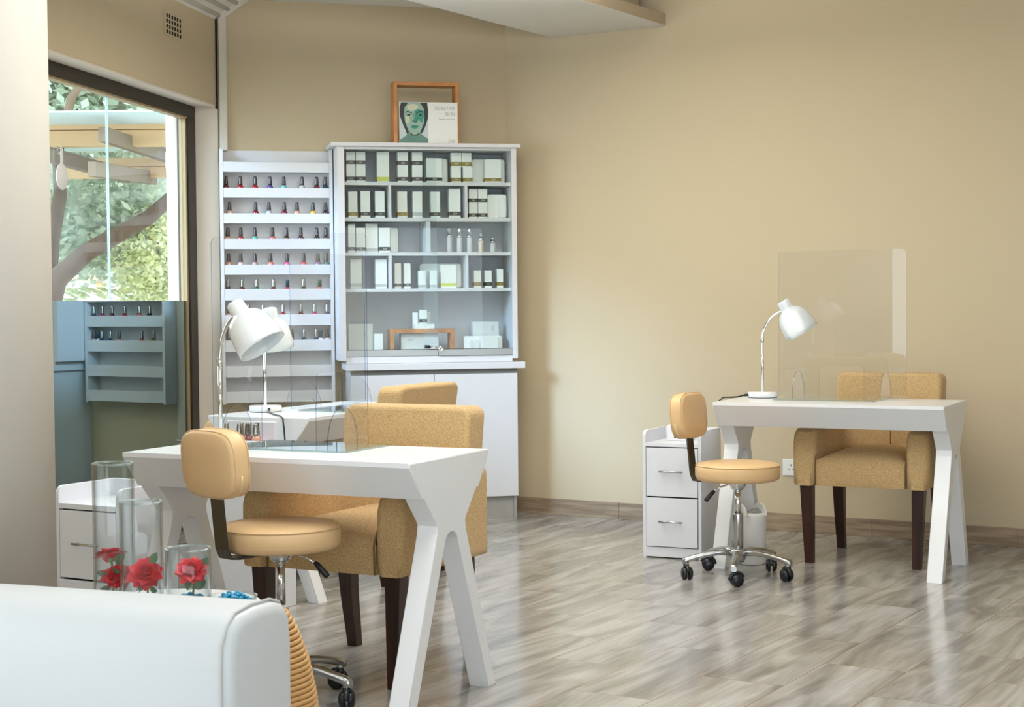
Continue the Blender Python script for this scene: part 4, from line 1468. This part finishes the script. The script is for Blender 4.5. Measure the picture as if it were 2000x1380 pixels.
# fourth shelf
P(4, 'b', -0.922, -0.861, 0.162, 'g', 'tall grey-banded carton at the left end of the fourth shelf', bz=(0.08, 0.19))
P(4, 'b', -0.784, -0.722, 0.162, 'g', 'tall silver-banded carton beside the left divider, fourth shelf', bz=(0.06, 0.16))
P(4, 'b', -0.678, -0.642, 0.138, 'd', 'slim charcoal-banded carton, left of the pair in the middle bay, fourth shelf', bz=(0.08, 0.20))
P(4, 'b', -0.626, -0.589, 0.138, 'd', 'slim charcoal-banded carton, right of the pair in the middle bay, fourth shelf', bz=(0.08, 0.20))
P(4, 'b', -0.545, -0.507, 0.098, 'g', 'short white carton, left of two before the long tray, fourth shelf', bz=(0.05, 0.20), off=0.24)
P(4, 'b', -0.484, -0.444, 0.098, 'g', 'short white carton, right of two before the long tray, fourth shelf', bz=(0.05, 0.20), off=0.24)
P(4, 't', -0.526, -0.289, 0.138, '', 'long white gift tray filling the middle bay of the fourth shelf', off=0.15)
P(4, 'b', -0.421, -0.333, 0.130, 'l', 'wide white carton with lime band in the middle bay, fourth shelf', bz=(0.08, 0.22))
P(4, 'b', -0.233, -0.194, 0.098, 'o', 'slim olive-banded carton, first in the right bay, fourth shelf', bz=(0.12, 0.32))
P(4, 'b', -0.171, -0.132, 0.098, 'k', 'slim black-banded carton, second in the right bay, fourth shelf', bz=(0.12, 0.32))
P(4, 'b', -0.101, -0.067, 0.106, 'o', 'slim olive-banded carton, third in the right bay, fourth shelf', bz=(0.12, 0.30))
# cabinet floor
z5 = SHELF[5] + 0.0003
o = P(5, 'x', -0.934, -0.800, 0.160, '', 'wide pale grey box with pale print, left end of the cabinet floor', body='cartong', off=0.20)
put_logo(o, 0.030, -0.0508, 0.100, 1.0, LOGOG, R(90))
P(5, 'b', -0.796, -0.750, 0.106, '', 'narrow plain white box beside the pale grey box, cabinet floor', off=0.245)
o = P(5, 'x', -0.643, -0.432, 0.104, '', 'long pale grey box lying under the small wooden frame', body='cartong', off=0.20, depth=0.07)
put_logo(o, -0.055, -0.0708, 0.062, 1.1, LOGOG)
put_logo(o, -0.055, -0.0708, 0.046, 0.3, LOGOG)
# small wooden frame standing over it
def wood_frame(name, label, loc, w, h, t, d, open_bottom, rz):
    m = MB()
    m.b2((-w / 2, -d, 0), (-w / 2 + t, 0, h), bev=0.0015)
    m.b2((w / 2 - t, -d, 0), (w / 2, 0, h), bev=0.0015)
    m.b2((-w / 2 + t * 0.98, -d, h - t), (w / 2 - t * 0.98, 0, h), bev=0.0015)
    if not open_bottom:
        m.b2((-w / 2 + t * 0.98, -d, 0), (w / 2 - t * 0.98, 0, t), bev=0.0015)
    o = m.build(name, M['orangewood'], None, loc, (0, 0, rz))
    return tag(o, label, 'frame', 'orange wooden display frames')


wood_frame('wooden_box_stand', 'low orange wooden frame bridging a grey box on the cabinet floor', bw(-0.527, 0.12, z5), 0.362, 0.130, 0.022, 0.11, True, BANG)
zt = z5 + 0.1303
cardb = P(5, 'm', -0.567, -0.457, 0.026, '', 'flat white card box on top of the low wooden frame', base=zt, off=0.215, depth=0.045)
P(5, 'm', -0.539, -0.498, 0.078, 'k', 'small black-banded carton standing on the flat card box', base=zt + 0.0263, off=0.212, depth=0.03, bz=(0.12, 0.36))
P(5, 'm', -0.569, -0.541, 0.090, '', 'narrow white carton on the low frame, left of the banded carton', base=zt, off=0.165, depth=0.03)
P(5, 'm', -0.500, -0.470, 0.090, '', 'narrow grey carton on the low frame, right of the banded carton', base=zt, off=0.165, depth=0.03, body='cartong')
tr_ = P(5, 't', -0.290, -0.070, 0.086, '', 'white moulded tray with bottle wells, right end of the cabinet floor', off=0.20, depth=0.03)
bx_ = MB()
for x_ in (-0.065, -0.035):
    bx_.prism([(x_ - 0.012, 0.005)] + [(x_ + 0.012 * math.cos(R(180 - 18 * k)), 0.05 + 0.012 * math.sin(R(180 - 18 * k))) for k in range(11)] + [(x_ + 0.012, 0.005)], -0.034, -0.0295, 'y', bev=0.001)
bx_.build('bottle_well', M['cartong'], tr_)
P(5, 'b', -0.197, -0.104, 0.082, '', 'white box leaning on the moulded tray, cabinet floor right', off=0.245, depth=0.03)
P(5, 'x', -0.228, -0.080, 0.164, '', 'pale box with sideways print behind the moulded tray, cabinet floor', body='cartong', off=0.15, depth=0.05)
q_ = [o2 for o2 in COL.objects if o2.get('label', '').startswith('pale box with sideways')][0]
put_logo(q_, 0.045, -0.0508, 0.125, 1.0, LOGOG, R(90))

# airless pump bottles
for u_, h_, kind, l_ in ((-0.3685, 0.137, 'frost', 'tall frosted pump bottle with clear cap, first of five on the third shelf'),
                         (-0.3115, 0.134, 'frost', 'tall frosted pump bottle with silver cap, second of five on the third shelf'),
                         (-0.254, 0.134, 'frost', 'tall frosted pump bottle with silver cap, third of five on the third shelf'),
                         (-0.190, 0.107, 'frostbeige', 'shorter beige pump bottle, fourth of five on the third shelf'),
                         (-0.1225, 0.083, 'frost', 'smallest clear pump bottle, last of five on the third shelf')):
    hb = h_ * 0.62
    t_ = MB().lathe([(0, 0), (0.0145, 0), (0.0155, 0.002), (0.0155, hb - 0.003), (0.0140, hb), (0, hb)], 24).build('pump_bottle', M[kind], None, bw(u_, 0.215, SHELF[3] + 0.0003), (0, 0, BANG))
    tag(t_, l_, 'bottle', 'pump bottles on the third shelf')
    MB().lathe([(0, hb), (0.0160, hb), (0.0160, hb + 0.010), (0.011, hb + 0.013), (0.008, hb + 0.022), (0, hb + 0.022)], 24).build('collar', M['chrome'], t_)
    sil = 'silver cap' in l_
    MB().lathe([(0, hb + 0.011), (0.0125, hb + 0.011), (0.0122, h_ - 0.003), (0.010, h_), (0, h_)], 24).build('cap', M['chrome' if sil else 'capclear'], t_)

# ------------------------------------------------------------------ framed poster on top of the cabinet
ZTOP = 2.0783
fr_ = wood_frame('wooden_box_stand', 'tall orange wooden frame standing on top of the display cabinet', bw(-0.4925, 0.13, ZTOP), 0.366, 0.343, 0.021, 0.11, True, BANG)
pc = MB().b2((-0.162, -0.012, 0), (0.162, 0, 0.229), bev=0.001).build('poster_card', M['carton'], None, bw(-0.484, 0.2415, ZTOP + 0.0003), (0, 0, BANG))
tag(pc, 'white card with a green-tinted portrait and SENSITIVE SKIN print in the wooden frame', 'poster')
PX = -0.162
pface = {n: plain('portrait_' + n, rgb(*c), 0.45, vary=v, scale=40) for n, c, v in (
    ('ground', (196, 206, 204), 0.02), ('hair', (22, 28, 26), 0.1), ('skin', (150, 178, 158), 0.12), ('light', (206, 206, 176), 0.05),
    ('green', (40, 140, 116), 0.15), ('deep', (16, 74, 64), 0.1), ('neck', (92, 134, 120), 0.15))}
po_ = MB()
names = list(pface)


def flat(pts, mat, lay):
    po_.prism([(PX + x_ * 0.160, 0.002 + z_ * 0.225) for x_, z_ in pts], -0.0122 - 0.00025 * lay, -0.0120, 'y', names.index(mat))


def ell(cx, cz, rx, rz, k=20, a0=0, a1=360):
    n = k
    return [(cx + rx * math.cos(R(a0 + (a1 - a0) * i / n)), cz + rz * math.sin(R(a0 + (a1 - a0) * i / n))) for i in range(n if a1 - a0 == 360 else n + 1)]


flat([(0.005, 0), (0.995, 0), (0.995, 1), (0.005, 1)], 'ground', 0)
flat([(0.06, 0.995), (0.96, 0.995), (1.0, 0.80), (0.99, 0.62), (0.90, 0.42), (0.80, 0.26), (0.26, 0.22), (0.12, 0.46), (0.02, 0.66), (0.01, 0.85)], 'hair', 1)
flat([(0.0, 0.0), (0.99, 0.0), (0.99, 0.12), (0.80, 0.20), (0.70, 0.30), (0.34, 0.30), (0.24, 0.20), (0.02, 0.09)], 'neck', 2)
flat([(0.18, 0.88), (0.30, 0.985), (0.72, 0.985), (0.84, 0.86), (0.87, 0.66), (0.84, 0.48), (0.72, 0.28), (0.58, 0.215), (0.46, 0.215), (0.32, 0.29), (0.20, 0.50), (0.16, 0.68)], 'skin', 3)
flat(ell(0.46, 0.88, 0.20, 0.08), 'light', 4)
flat(ell(0.28, 0.58, 0.07, 0.10), 'light', 4)
flat([(0.52, 0.80), (0.62, 0.84), (0.84, 0.80), (0.85, 0.64), (0.78, 0.50), (0.66, 0.58), (0.60, 0.50), (0.50, 0.50), (0.52, 0.66)], 'green', 4)
flat([(0.20, 0.755), (0.28, 0.79), (0.44, 0.745), (0.44, 0.725), (0.30, 0.765), (0.20, 0.735)], 'hair', 5)
flat([(0.58, 0.745), (0.72, 0.80), (0.84, 0.77), (0.84, 0.75), (0.72, 0.775), (0.58, 0.722)], 'hair', 5)
for cx in (0.305, 0.71):
    flat(ell(cx, 0.695, 0.085, 0.026), 'deep', 5)
    flat(ell(cx, 0.694, 0.035, 0.024), 'hair', 6)
    flat(ell(cx - 0.05, 0.694, 0.014, 0.010), 'light', 6)
flat([(0.46, 0.72), (0.50, 0.72), (0.48, 0.58), (0.44, 0.545), (0.46, 0.53), (0.52, 0.515), (0.58, 0.53), (0.60, 0.55), (0.55, 0.545), (0.50, 0.535)], 'deep', 5)
flat([(0.38, 0.415), (0.47, 0.445), (0.52, 0.435), (0.57, 0.445), (0.68, 0.415), (0.60, 0.37), (0.52, 0.355), (0.44, 0.37)], 'green', 6)
flat([(0.38, 0.415), (0.52, 0.405), (0.68, 0.415), (0.52, 0.418)], 'deep', 7)
flat([(0.34, 0.28), (0.46, 0.215), (0.58, 0.215), (0.72, 0.28), (0.62, 0.19), (0.42, 0.19)], 'hair', 4)
po_.build('portrait', [pface[n] for n in names], pc)
for body, x_, z_, sz in (('SENSITIVE', 0.148, 0.188, 0.0262), ('SKIN', 0.148, 0.157, 0.0262)):
    me = text_mesh(body, sz, 0.0003, 0, 'RIGHT')
    me.materials.clear()
    me.materials.append(M['ink'])
    o = bpy.data.objects.new('lettering', me)
    COL.objects.link(o)
    o.parent = pc
    o.matrix_local = Matrix.Translation((x_, -0.0125, z_)) @ Matrix.Rotation(R(90), 4, 'X')
ln = MB()
for x0, x1 in ((0.052, 0.088), (0.093, 0.142)):
    ln.b2((x0 + 0.005, -0.0125, 0.1345), (x1 + 0.005, -0.0118, 0.1375))
ln.build('small_print', M['ink'], pc)
put_logo(pc, 0.124, -0.0124, 0.008, 1.25, LOGOG)

# ------------------------------------------------------------------ wall socket
ws = thing('wall_socket', 'white three-pin wall socket low on the right wall behind the armchair', 'socket', CORNER + WRDIR * 1.735, RANG)
MB().b2((-0.0435, -0.009, 0.290), (0.0435, -0.0005, 0.376), bev=0.003).build('plate', M['socket'], ws)
sl = MB()
for x_, z_, w_, h_ in ((0.004, 0.345, 0.004, 0.009), (-0.007, 0.324, 0.007, 0.004), (0.015, 0.324, 0.007, 0.004)):
    sl.b2((x_ - w_ / 2, -0.0102, z_ - h_ / 2), (x_ + w_ / 2, -0.0085, z_ + h_ / 2))
sl.build('pin_holes', M['black'], ws)

# ------------------------------------------------------------------ waste bin
bn = thing('waste_bin', 'small white waste bin with grey liner under the desk by the right wall', 'bin', (1.088, 7.46, 0), R(20))
b_ = MB()
b_.lathe([(0, 0.001), (0.060, 0.001), (0.064, 0.006), (0.067, 0.20), (0.066, 0.222), (0.058, 0.236), (0.0555, 0.236), (0.0555, 0.21), (0.056, 0.03), (0, 0.03)], 40)
b_.build('body', M['bin'], bn)
ld = MB()
for k in range(13):                                  # arched swing-top sides
    pass
ld.prism([(-0.064, 0.225)] + [(0.064 * math.cos(R(180 - 15 * k)), 0.225 + 0.052 * math.sin(R(180 - 15 * k))) for k in range(13)] + [(0.064, 0.225)], -0.060, -0.054, 'x', bev=0.001)
ld.prism([(-0.064, 0.225)] + [(0.064 * math.cos(R(180 - 15 * k)), 0.225 + 0.052 * math.sin(R(180 - 15 * k))) for k in range(13)] + [(0.064, 0.225)], 0.040, 0.046, 'x', bev=0.001)
ld.build('lid_arch', M['bin'], bn)
lg = MB()
for k in range(14):
    a = 2 * math.pi * k / 14
    lg.ball((0.040 * math.cos(a), 0.040 * math.sin(a), 0.232 + 0.008 * math.sin(3 * a)), (0.018, 0.018, 0.012), seg=8)
lg.ball((0, 0, 0.225), (0.045, 0.045, 0.01), seg=12)
lg.build('bin_liner', M['bag'], bn)

# ------------------------------------------------------------------ bottles in the organiser
for i, (x_, c_, cp, l_) in enumerate(((-0.040, 'ivory', 'capsilver', 'clear'), (0.006, 'pink', 'capsilver', 'bright pink'), (0.022, 'raspberry', 'capsilver', 'raspberry'), (0.044, 'red', 'capsilver', 'red'),
                                      (0.062, 'crimson', 'capdark', 'dark crimson'), (0.082, 'coral', 'capdark', 'coral'), (0.103, 'peach', 'capsilver', 'pale peach'))):
    p_ = on(Vector((OC.x, OC.y, 0)), OR_, x_, -0.03 + 0.035 * (i % 2), OC.z + 0.1063)
    polish(p_, c_, cp, 'tall', '%s polish bottle in the organiser, %s from the left' % (l_, ORD[i]), 'small bottles in the organiser', OR_)

# ------------------------------------------------------------------ side table with vases behind the sofa
st = thing('side_table', 'round white side table behind the sofa carrying three glass vases', 'table', (-0.760, 3.53, 0))
MB().lathe([(0, 0.524), (0.21, 0.524), (0.215, 0.529), (0.215, 0.547), (0.21, 0.552), (0, 0.552)], 48).build('table_top', M['desk'], st)
for k in range(3):
    a = R(30 + 120 * k)
    MB().tube([(0.17 * math.cos(a), 0.17 * math.sin(a), 0.0), (0.12 * math.cos(a), 0.12 * math.sin(a), 0.525)], [0.013, 0.018], 14).build('leg', M['desk'], st)
TZ = 0.5523


def vase(loc, r, h, label):
    t = MB()
    t.lathe([(0, 0.012), (r - 0.004, 0.012), (r - 0.0036, h - 0.002), (r - 0.002, h), (r - 0.0004, h - 0.002), (r, 0.004), (r - 0.003, 0.0), (0, 0.0)], 48)
    o = t.build('glass_vase', M['vase'], None, loc)
    tag(o, label, 'vase', 'clear cylinder vases')
    MB().tube([((r - 0.002) * math.cos(2 * math.pi * k / 48), (r - 0.002) * math.sin(2 * math.pi * k / 48), h - 0.001) for k in range(48)], 0.0022, 8, closed=True).build('rim', M['vbase'], o)
    return o


def rose(loc, label, size, seed, tilt, leaves, stem_to):
    """a rose: layered ragged petals, a stem and a few leaves"""
    rnd = random.Random(seed)
    t = thing('red_rose', label, 'flower', loc, 0, 'red roses in the glass vases')
    xf = Matrix.Rotation(tilt[0], 4, 'X') @ Matrix.Rotation(tilt[1], 4, 'Y')
    m = MB()
    for layer, (n, rr, open_, hh) in enumerate(((4, 0.30, 0.12, 0.62), (6, 0.52, 0.35, 0.60), (8, 0.78, 0.75, 0.50), (10, 1.0, 1.15, 0.34), (9, 1.0, 1.45, 0.12))):
        for k in range(n):
            a = 2 * math.pi * (k + 0.5 * layer) / n + rnd.uniform(-0.15, 0.15)
            d, w = Vector((math.cos(a), math.sin(a), 0)), Vector((-math.sin(a), math.cos(a), 0))
            L_ = size * (0.55 + 0.5 * rr) * rnd.uniform(0.9, 1.12)
            wd = size * (0.30 + 0.10 * rr)
            op = open_ * rnd.uniform(0.85, 1.1)
            rows = []
            for i in range(6):
                s_ = i / 5
                out = size * 0.06 + L_ * s_ * math.sin(op * (0.35 + 0.65 * s_))
                up2 = L_ * s_ * math.cos(op * (0.35 + 0.65 * s_)) * 0.8
                half = wd * math.sin(math.pi * min(0.93, 0.12 + 0.66 * s_)) * (1.0 if i < 5 else 0.35)
                row = []
                for j in range(5):
                    q = (j - 2) / 2
                    cup = (abs(q) ** 2) * size * 0.10 * (1 - op * 0.3)
                    p_ = d * (out - cup) + w * (half * q) + Vector((0, 0, up2 + rnd.uniform(-1, 1) * size * 0.022 + cup * 0.5))
                    row.append(m.bm.verts.new(xf @ p_))
                rows.append(row)
            for i in range(5):
                for j in range(4):
                    f_ = m.bm.faces.new((rows[i][j], rows[i][j + 1], rows[i + 1][j + 1], rows[i + 1][j]))
                    f_.smooth = True
    m.build('petals', M['rose'], t)
    s_ = MB().tube([xf @ Vector((0, 0, 0.004)), Vector(stem_to) * 0.4 + Vector((0.004, 0, 0)), Vector(stem_to)], 0.0024, 8)
    s_.ball(xf @ Vector((0, 0, -0.002)), (0.007, 0.007, 0.006), seg=10)
    s_.build('stem', M['stem'], t)
    lf = MB()
    for (bx0, by0, bz0), (dx, dy, dz), ln_ in leaves:
        b0, d = Vector((bx0, by0, bz0)), Vector((dx, dy, dz)).normalized()
        w = d.cross(Vector((0.2, 1, 0.25))).normalized()
        nrm = d.cross(w).normalized()
        rows = []
        for i in range(7):
            s2 = i / 6
            half = ln_ * 0.30 * math.sin(math.pi * s2) ** 0.8 if 0 < i < 6 else 0.0004
            c_ = b0 + d * (ln_ * s2) + nrm * (ln_ * 0.10 * math.sin(math.pi * s2))
            rows.append([lf.bm.verts.new(c_ + w * half), lf.bm.verts.new(c_ - nrm * ln_ * 0.03), lf.bm.verts.new(c_ - w * half)])
        for A_, B2 in zip(rows, rows[1:]):
            for j in range(2):
                f_ = lf.bm.faces.new((A_[j], A_[j + 1], B2[j + 1], B2[j]))
                f_.smooth = True
        lf.tube([b0 - d * ln_ * 0.25, b0], 0.001, 6)
    if leaves:
        lf.build('leaves', M['leaf'], t)
    return t


V1, V2, V3 = Vector((-0.857, 3.50, TZ)), Vector((-0.786, 3.445, TZ)), Vector((-0.693, 3.47, TZ))
V2 = Vector((-0.780, 3.420, TZ))
vase(V1, 0.0445, 0.313, 'tallest clear cylinder vase, left of the three on the hidden table')
vase(V2, 0.0450, 0.239, 'middle-height clear cylinder vase between the tallest and shortest vases')
vase(V3, 0.0485, 0.133, 'shortest clear cylinder vase with a single rose and blue pebbles')
rose(V1 + Vector((-0.008, 0.002, 0.106)), 'upper red rose in the tallest vase', 0.033, 1, (R(-20), R(-8)),
     [((-0.006, 0.0, -0.030), (-0.9, -0.3, 0.1), 0.026), ((0.012, -0.004, -0.012), (0.5, -0.2, 0.8), 0.034), ((0.008, -0.02, -0.02), (0.8, -0.4, -0.1), 0.020)], (0.002, 0.006, -0.092))
rose(V1 + Vector((0.010, -0.012, 0.064)), 'lower red rose in the tallest vase', 0.033, 2, (R(35), R(8)),
     [((-0.012, -0.006, 0.010), (-0.9, -0.2, 0.1), 0.026), ((-0.014, -0.004, -0.016), (-0.8, -0.4, -0.1), 0.025), ((0.012, -0.006, -0.01), (0.4, -0.4, -0.8), 0.016)], (0.0, 0.006, -0.050))
rose(V2 + Vector((0.008, -0.004, 0.084)), 'red rose in the middle-height vase', 0.034, 3, (R(48), R(14)),
     [((0.010, 0.006, 0.020), (0.4, 0.1, 0.9), 0.030), ((0.010, -0.012, -0.022), (0.6, -0.4, -0.2), 0.026), ((-0.010, -0.010, -0.030), (0.3, -0.5, 0.6), 0.024), ((0.012, -0.012, -0.040), (0.9, -0.2, 0.0), 0.022)], (0.002, 0.0, -0.070))
rose(V3 + Vector((0.008, -0.004, 0.080)), 'single red rose in the shortest vase', 0.034, 4, (R(38), R(4)),
     [((0.016, 0.006, 0.002), (0.5, 0.1, 0.8), 0.036), ((0.004, -0.012, -0.030), (0.8, -0.2, 0.45), 0.036), ((-0.002, -0.012, -0.010), (-0.1, -0.4, -0.8), 0.026)], (0.0, 0.004, -0.062))


def pebbles(loc, r, n, seed, label, zmax):
    rnd = random.Random(seed)
    m = MB()
    for k in range(n):
        a, q = rnd.uniform(0, 2 * math.pi), r * math.sqrt(rnd.random())
        m.ball((q * math.cos(a), q * math.sin(a), 0.005 + zmax * rnd.random() * (1 - (q / r) ** 2 * 0.6)), (0.006, 0.005, 0.0045), seg=8)
    o = m.build('blue_pebbles', M['blue'], None, loc)
    tag(o, label, 'pebbles', None, 'stuff')
    return o


pebbles(V3 + Vector((0, 0, 0.0125)), 0.034, 60, 5, 'turquoise pebbles in the bottom of the shortest vase', 0.020)
dishp = Vector((-0.600, 3.48, TZ))
dt = MB().lathe([(0, 0.002), (0.030, 0.002), (0.042, 0.010), (0.050, 0.028), (0.052, 0.029), (0.045, 0.008), (0.032, 0.0), (0, 0.0)], 40).build('glass_dish', M['vase'], None, dishp)
tag(dt, 'small low glass dish holding turquoise pebbles, right of the shortest vase', 'dish')
pebbles(dishp + Vector((0, 0, 0.006)), 0.036, 90, 6, 'turquoise pebbles heaped in the low glass dish', 0.024)

# ------------------------------------------------------------------ rattan floor vase behind the sofa
rv = thing('rattan_vase', 'bulbous coiled rattan floor vase peeping out behind the white sofa', 'vase', (-0.520, 3.25, 0))
RV = [(0.080, 0.0), (0.098, 0.05), (0.116, 0.14), (0.126, 0.24), (0.128, 0.34), (0.121, 0.42), (0.107, 0.49), (0.086, 0.55), (0.068, 0.585), (0.062, 0.60)]


def rvr(z):
    for (r0, z0), (r1, z1_) in zip(RV, RV[1:]):
        if z <= z1_:
            k = (z - z0) / (z1_ - z0)
            return r0 + (r1 - r0) * k
    return RV[-1][0]


MB().lathe([(0, 0.0)] + [(r - 0.004, z) for r, z in RV] + [(r - 0.012, z) for r, z in reversed(RV)] + [(0, 0.01)], 48).build('body', M['rattan_dark'], rv)
cl_ = MB()
pts, NT = [], 58
for k in range(NT * 30):
    a = 2 * math.pi * k / 30
    z_ = 0.006 + 0.588 * k / (NT * 30)
    r_ = rvr(z_) - 0.001
    pts.append((r_ * math.cos(a), r_ * math.sin(a), z_))
cl_.tube(pts, 0.0052, 8)
cl_.build('coil', M['rattan'], rv)

# ------------------------------------------------------------------ white leather sofa in the foreground
SO, SRZ = Vector((-0.485, 2.78, 0)), R(-21)      # right outer corner of the backrest on the floor
sf = thing('leather_sofa', 'white leather sofa in the near left corner, its padded back towards the room', 'sofa', SO, SRZ)
LS, TS, HS = 1.75, 0.225, 0.70
bk = MB()
prof = [(0.0, 0.06), (0.0, 0.575), (0.004, 0.617), (0.018, 0.647), (0.045, 0.663), (0.10, 0.669), (0.165, 0.667), (0.200, 0.657), (0.218, 0.635), (TS, 0.585), (TS, 0.06)]
bk.prism(prof, -LS, 0.0, 'x', bev=0.0, smooth=True)
es = [e for e in bk.bm.edges if all(abs(v.co.x) < 1e-5 for v in e.verts) or all(abs(v.co.x + LS) < 1e-5 for v in e.verts)]
rb = bmesh.ops.bevel(bk.bm, geom=es, offset=0.022, segments=5, profile=0.5, affect='EDGES')
for f_ in bk.bm.faces:
    f_.smooth = True
bk.build('backrest', M['sofa'], sf)
sp = MB()
sp.tube([(-0.018, y_ - (0.004 if y_ < 0.01 else 0.0), z_ + (0.003 if z_ > 0.655 else 0.0)) for y_, z_ in prof], 0.0026, 8)
sp.build('piping', M['sofaseam'], sf)
se = MB()
se.b2((-LS, -0.62, 0.10), (-0.02, 0.0, 0.30), bev=0.02, seg=3)
se.build('seat_base', M['sofa'], sf)
for k in range(2):
    MB().b2((-LS + 0.02 + 0.86 * k, -0.60, 0.301), (-LS + 0.87 + 0.85 * k, -0.005, 0.42), bev=0.03, seg=4).build('seat_cushion', M['sofa'], sf)
for x_ in (-LS + 0.06, -0.08):
    for y_ in (-0.56, 0.16):
        MB().tube([(x_, y_, 0.0), (x_, y_, 0.11)], [0.018, 0.024], 14).build('leg', M['leg'], sf)
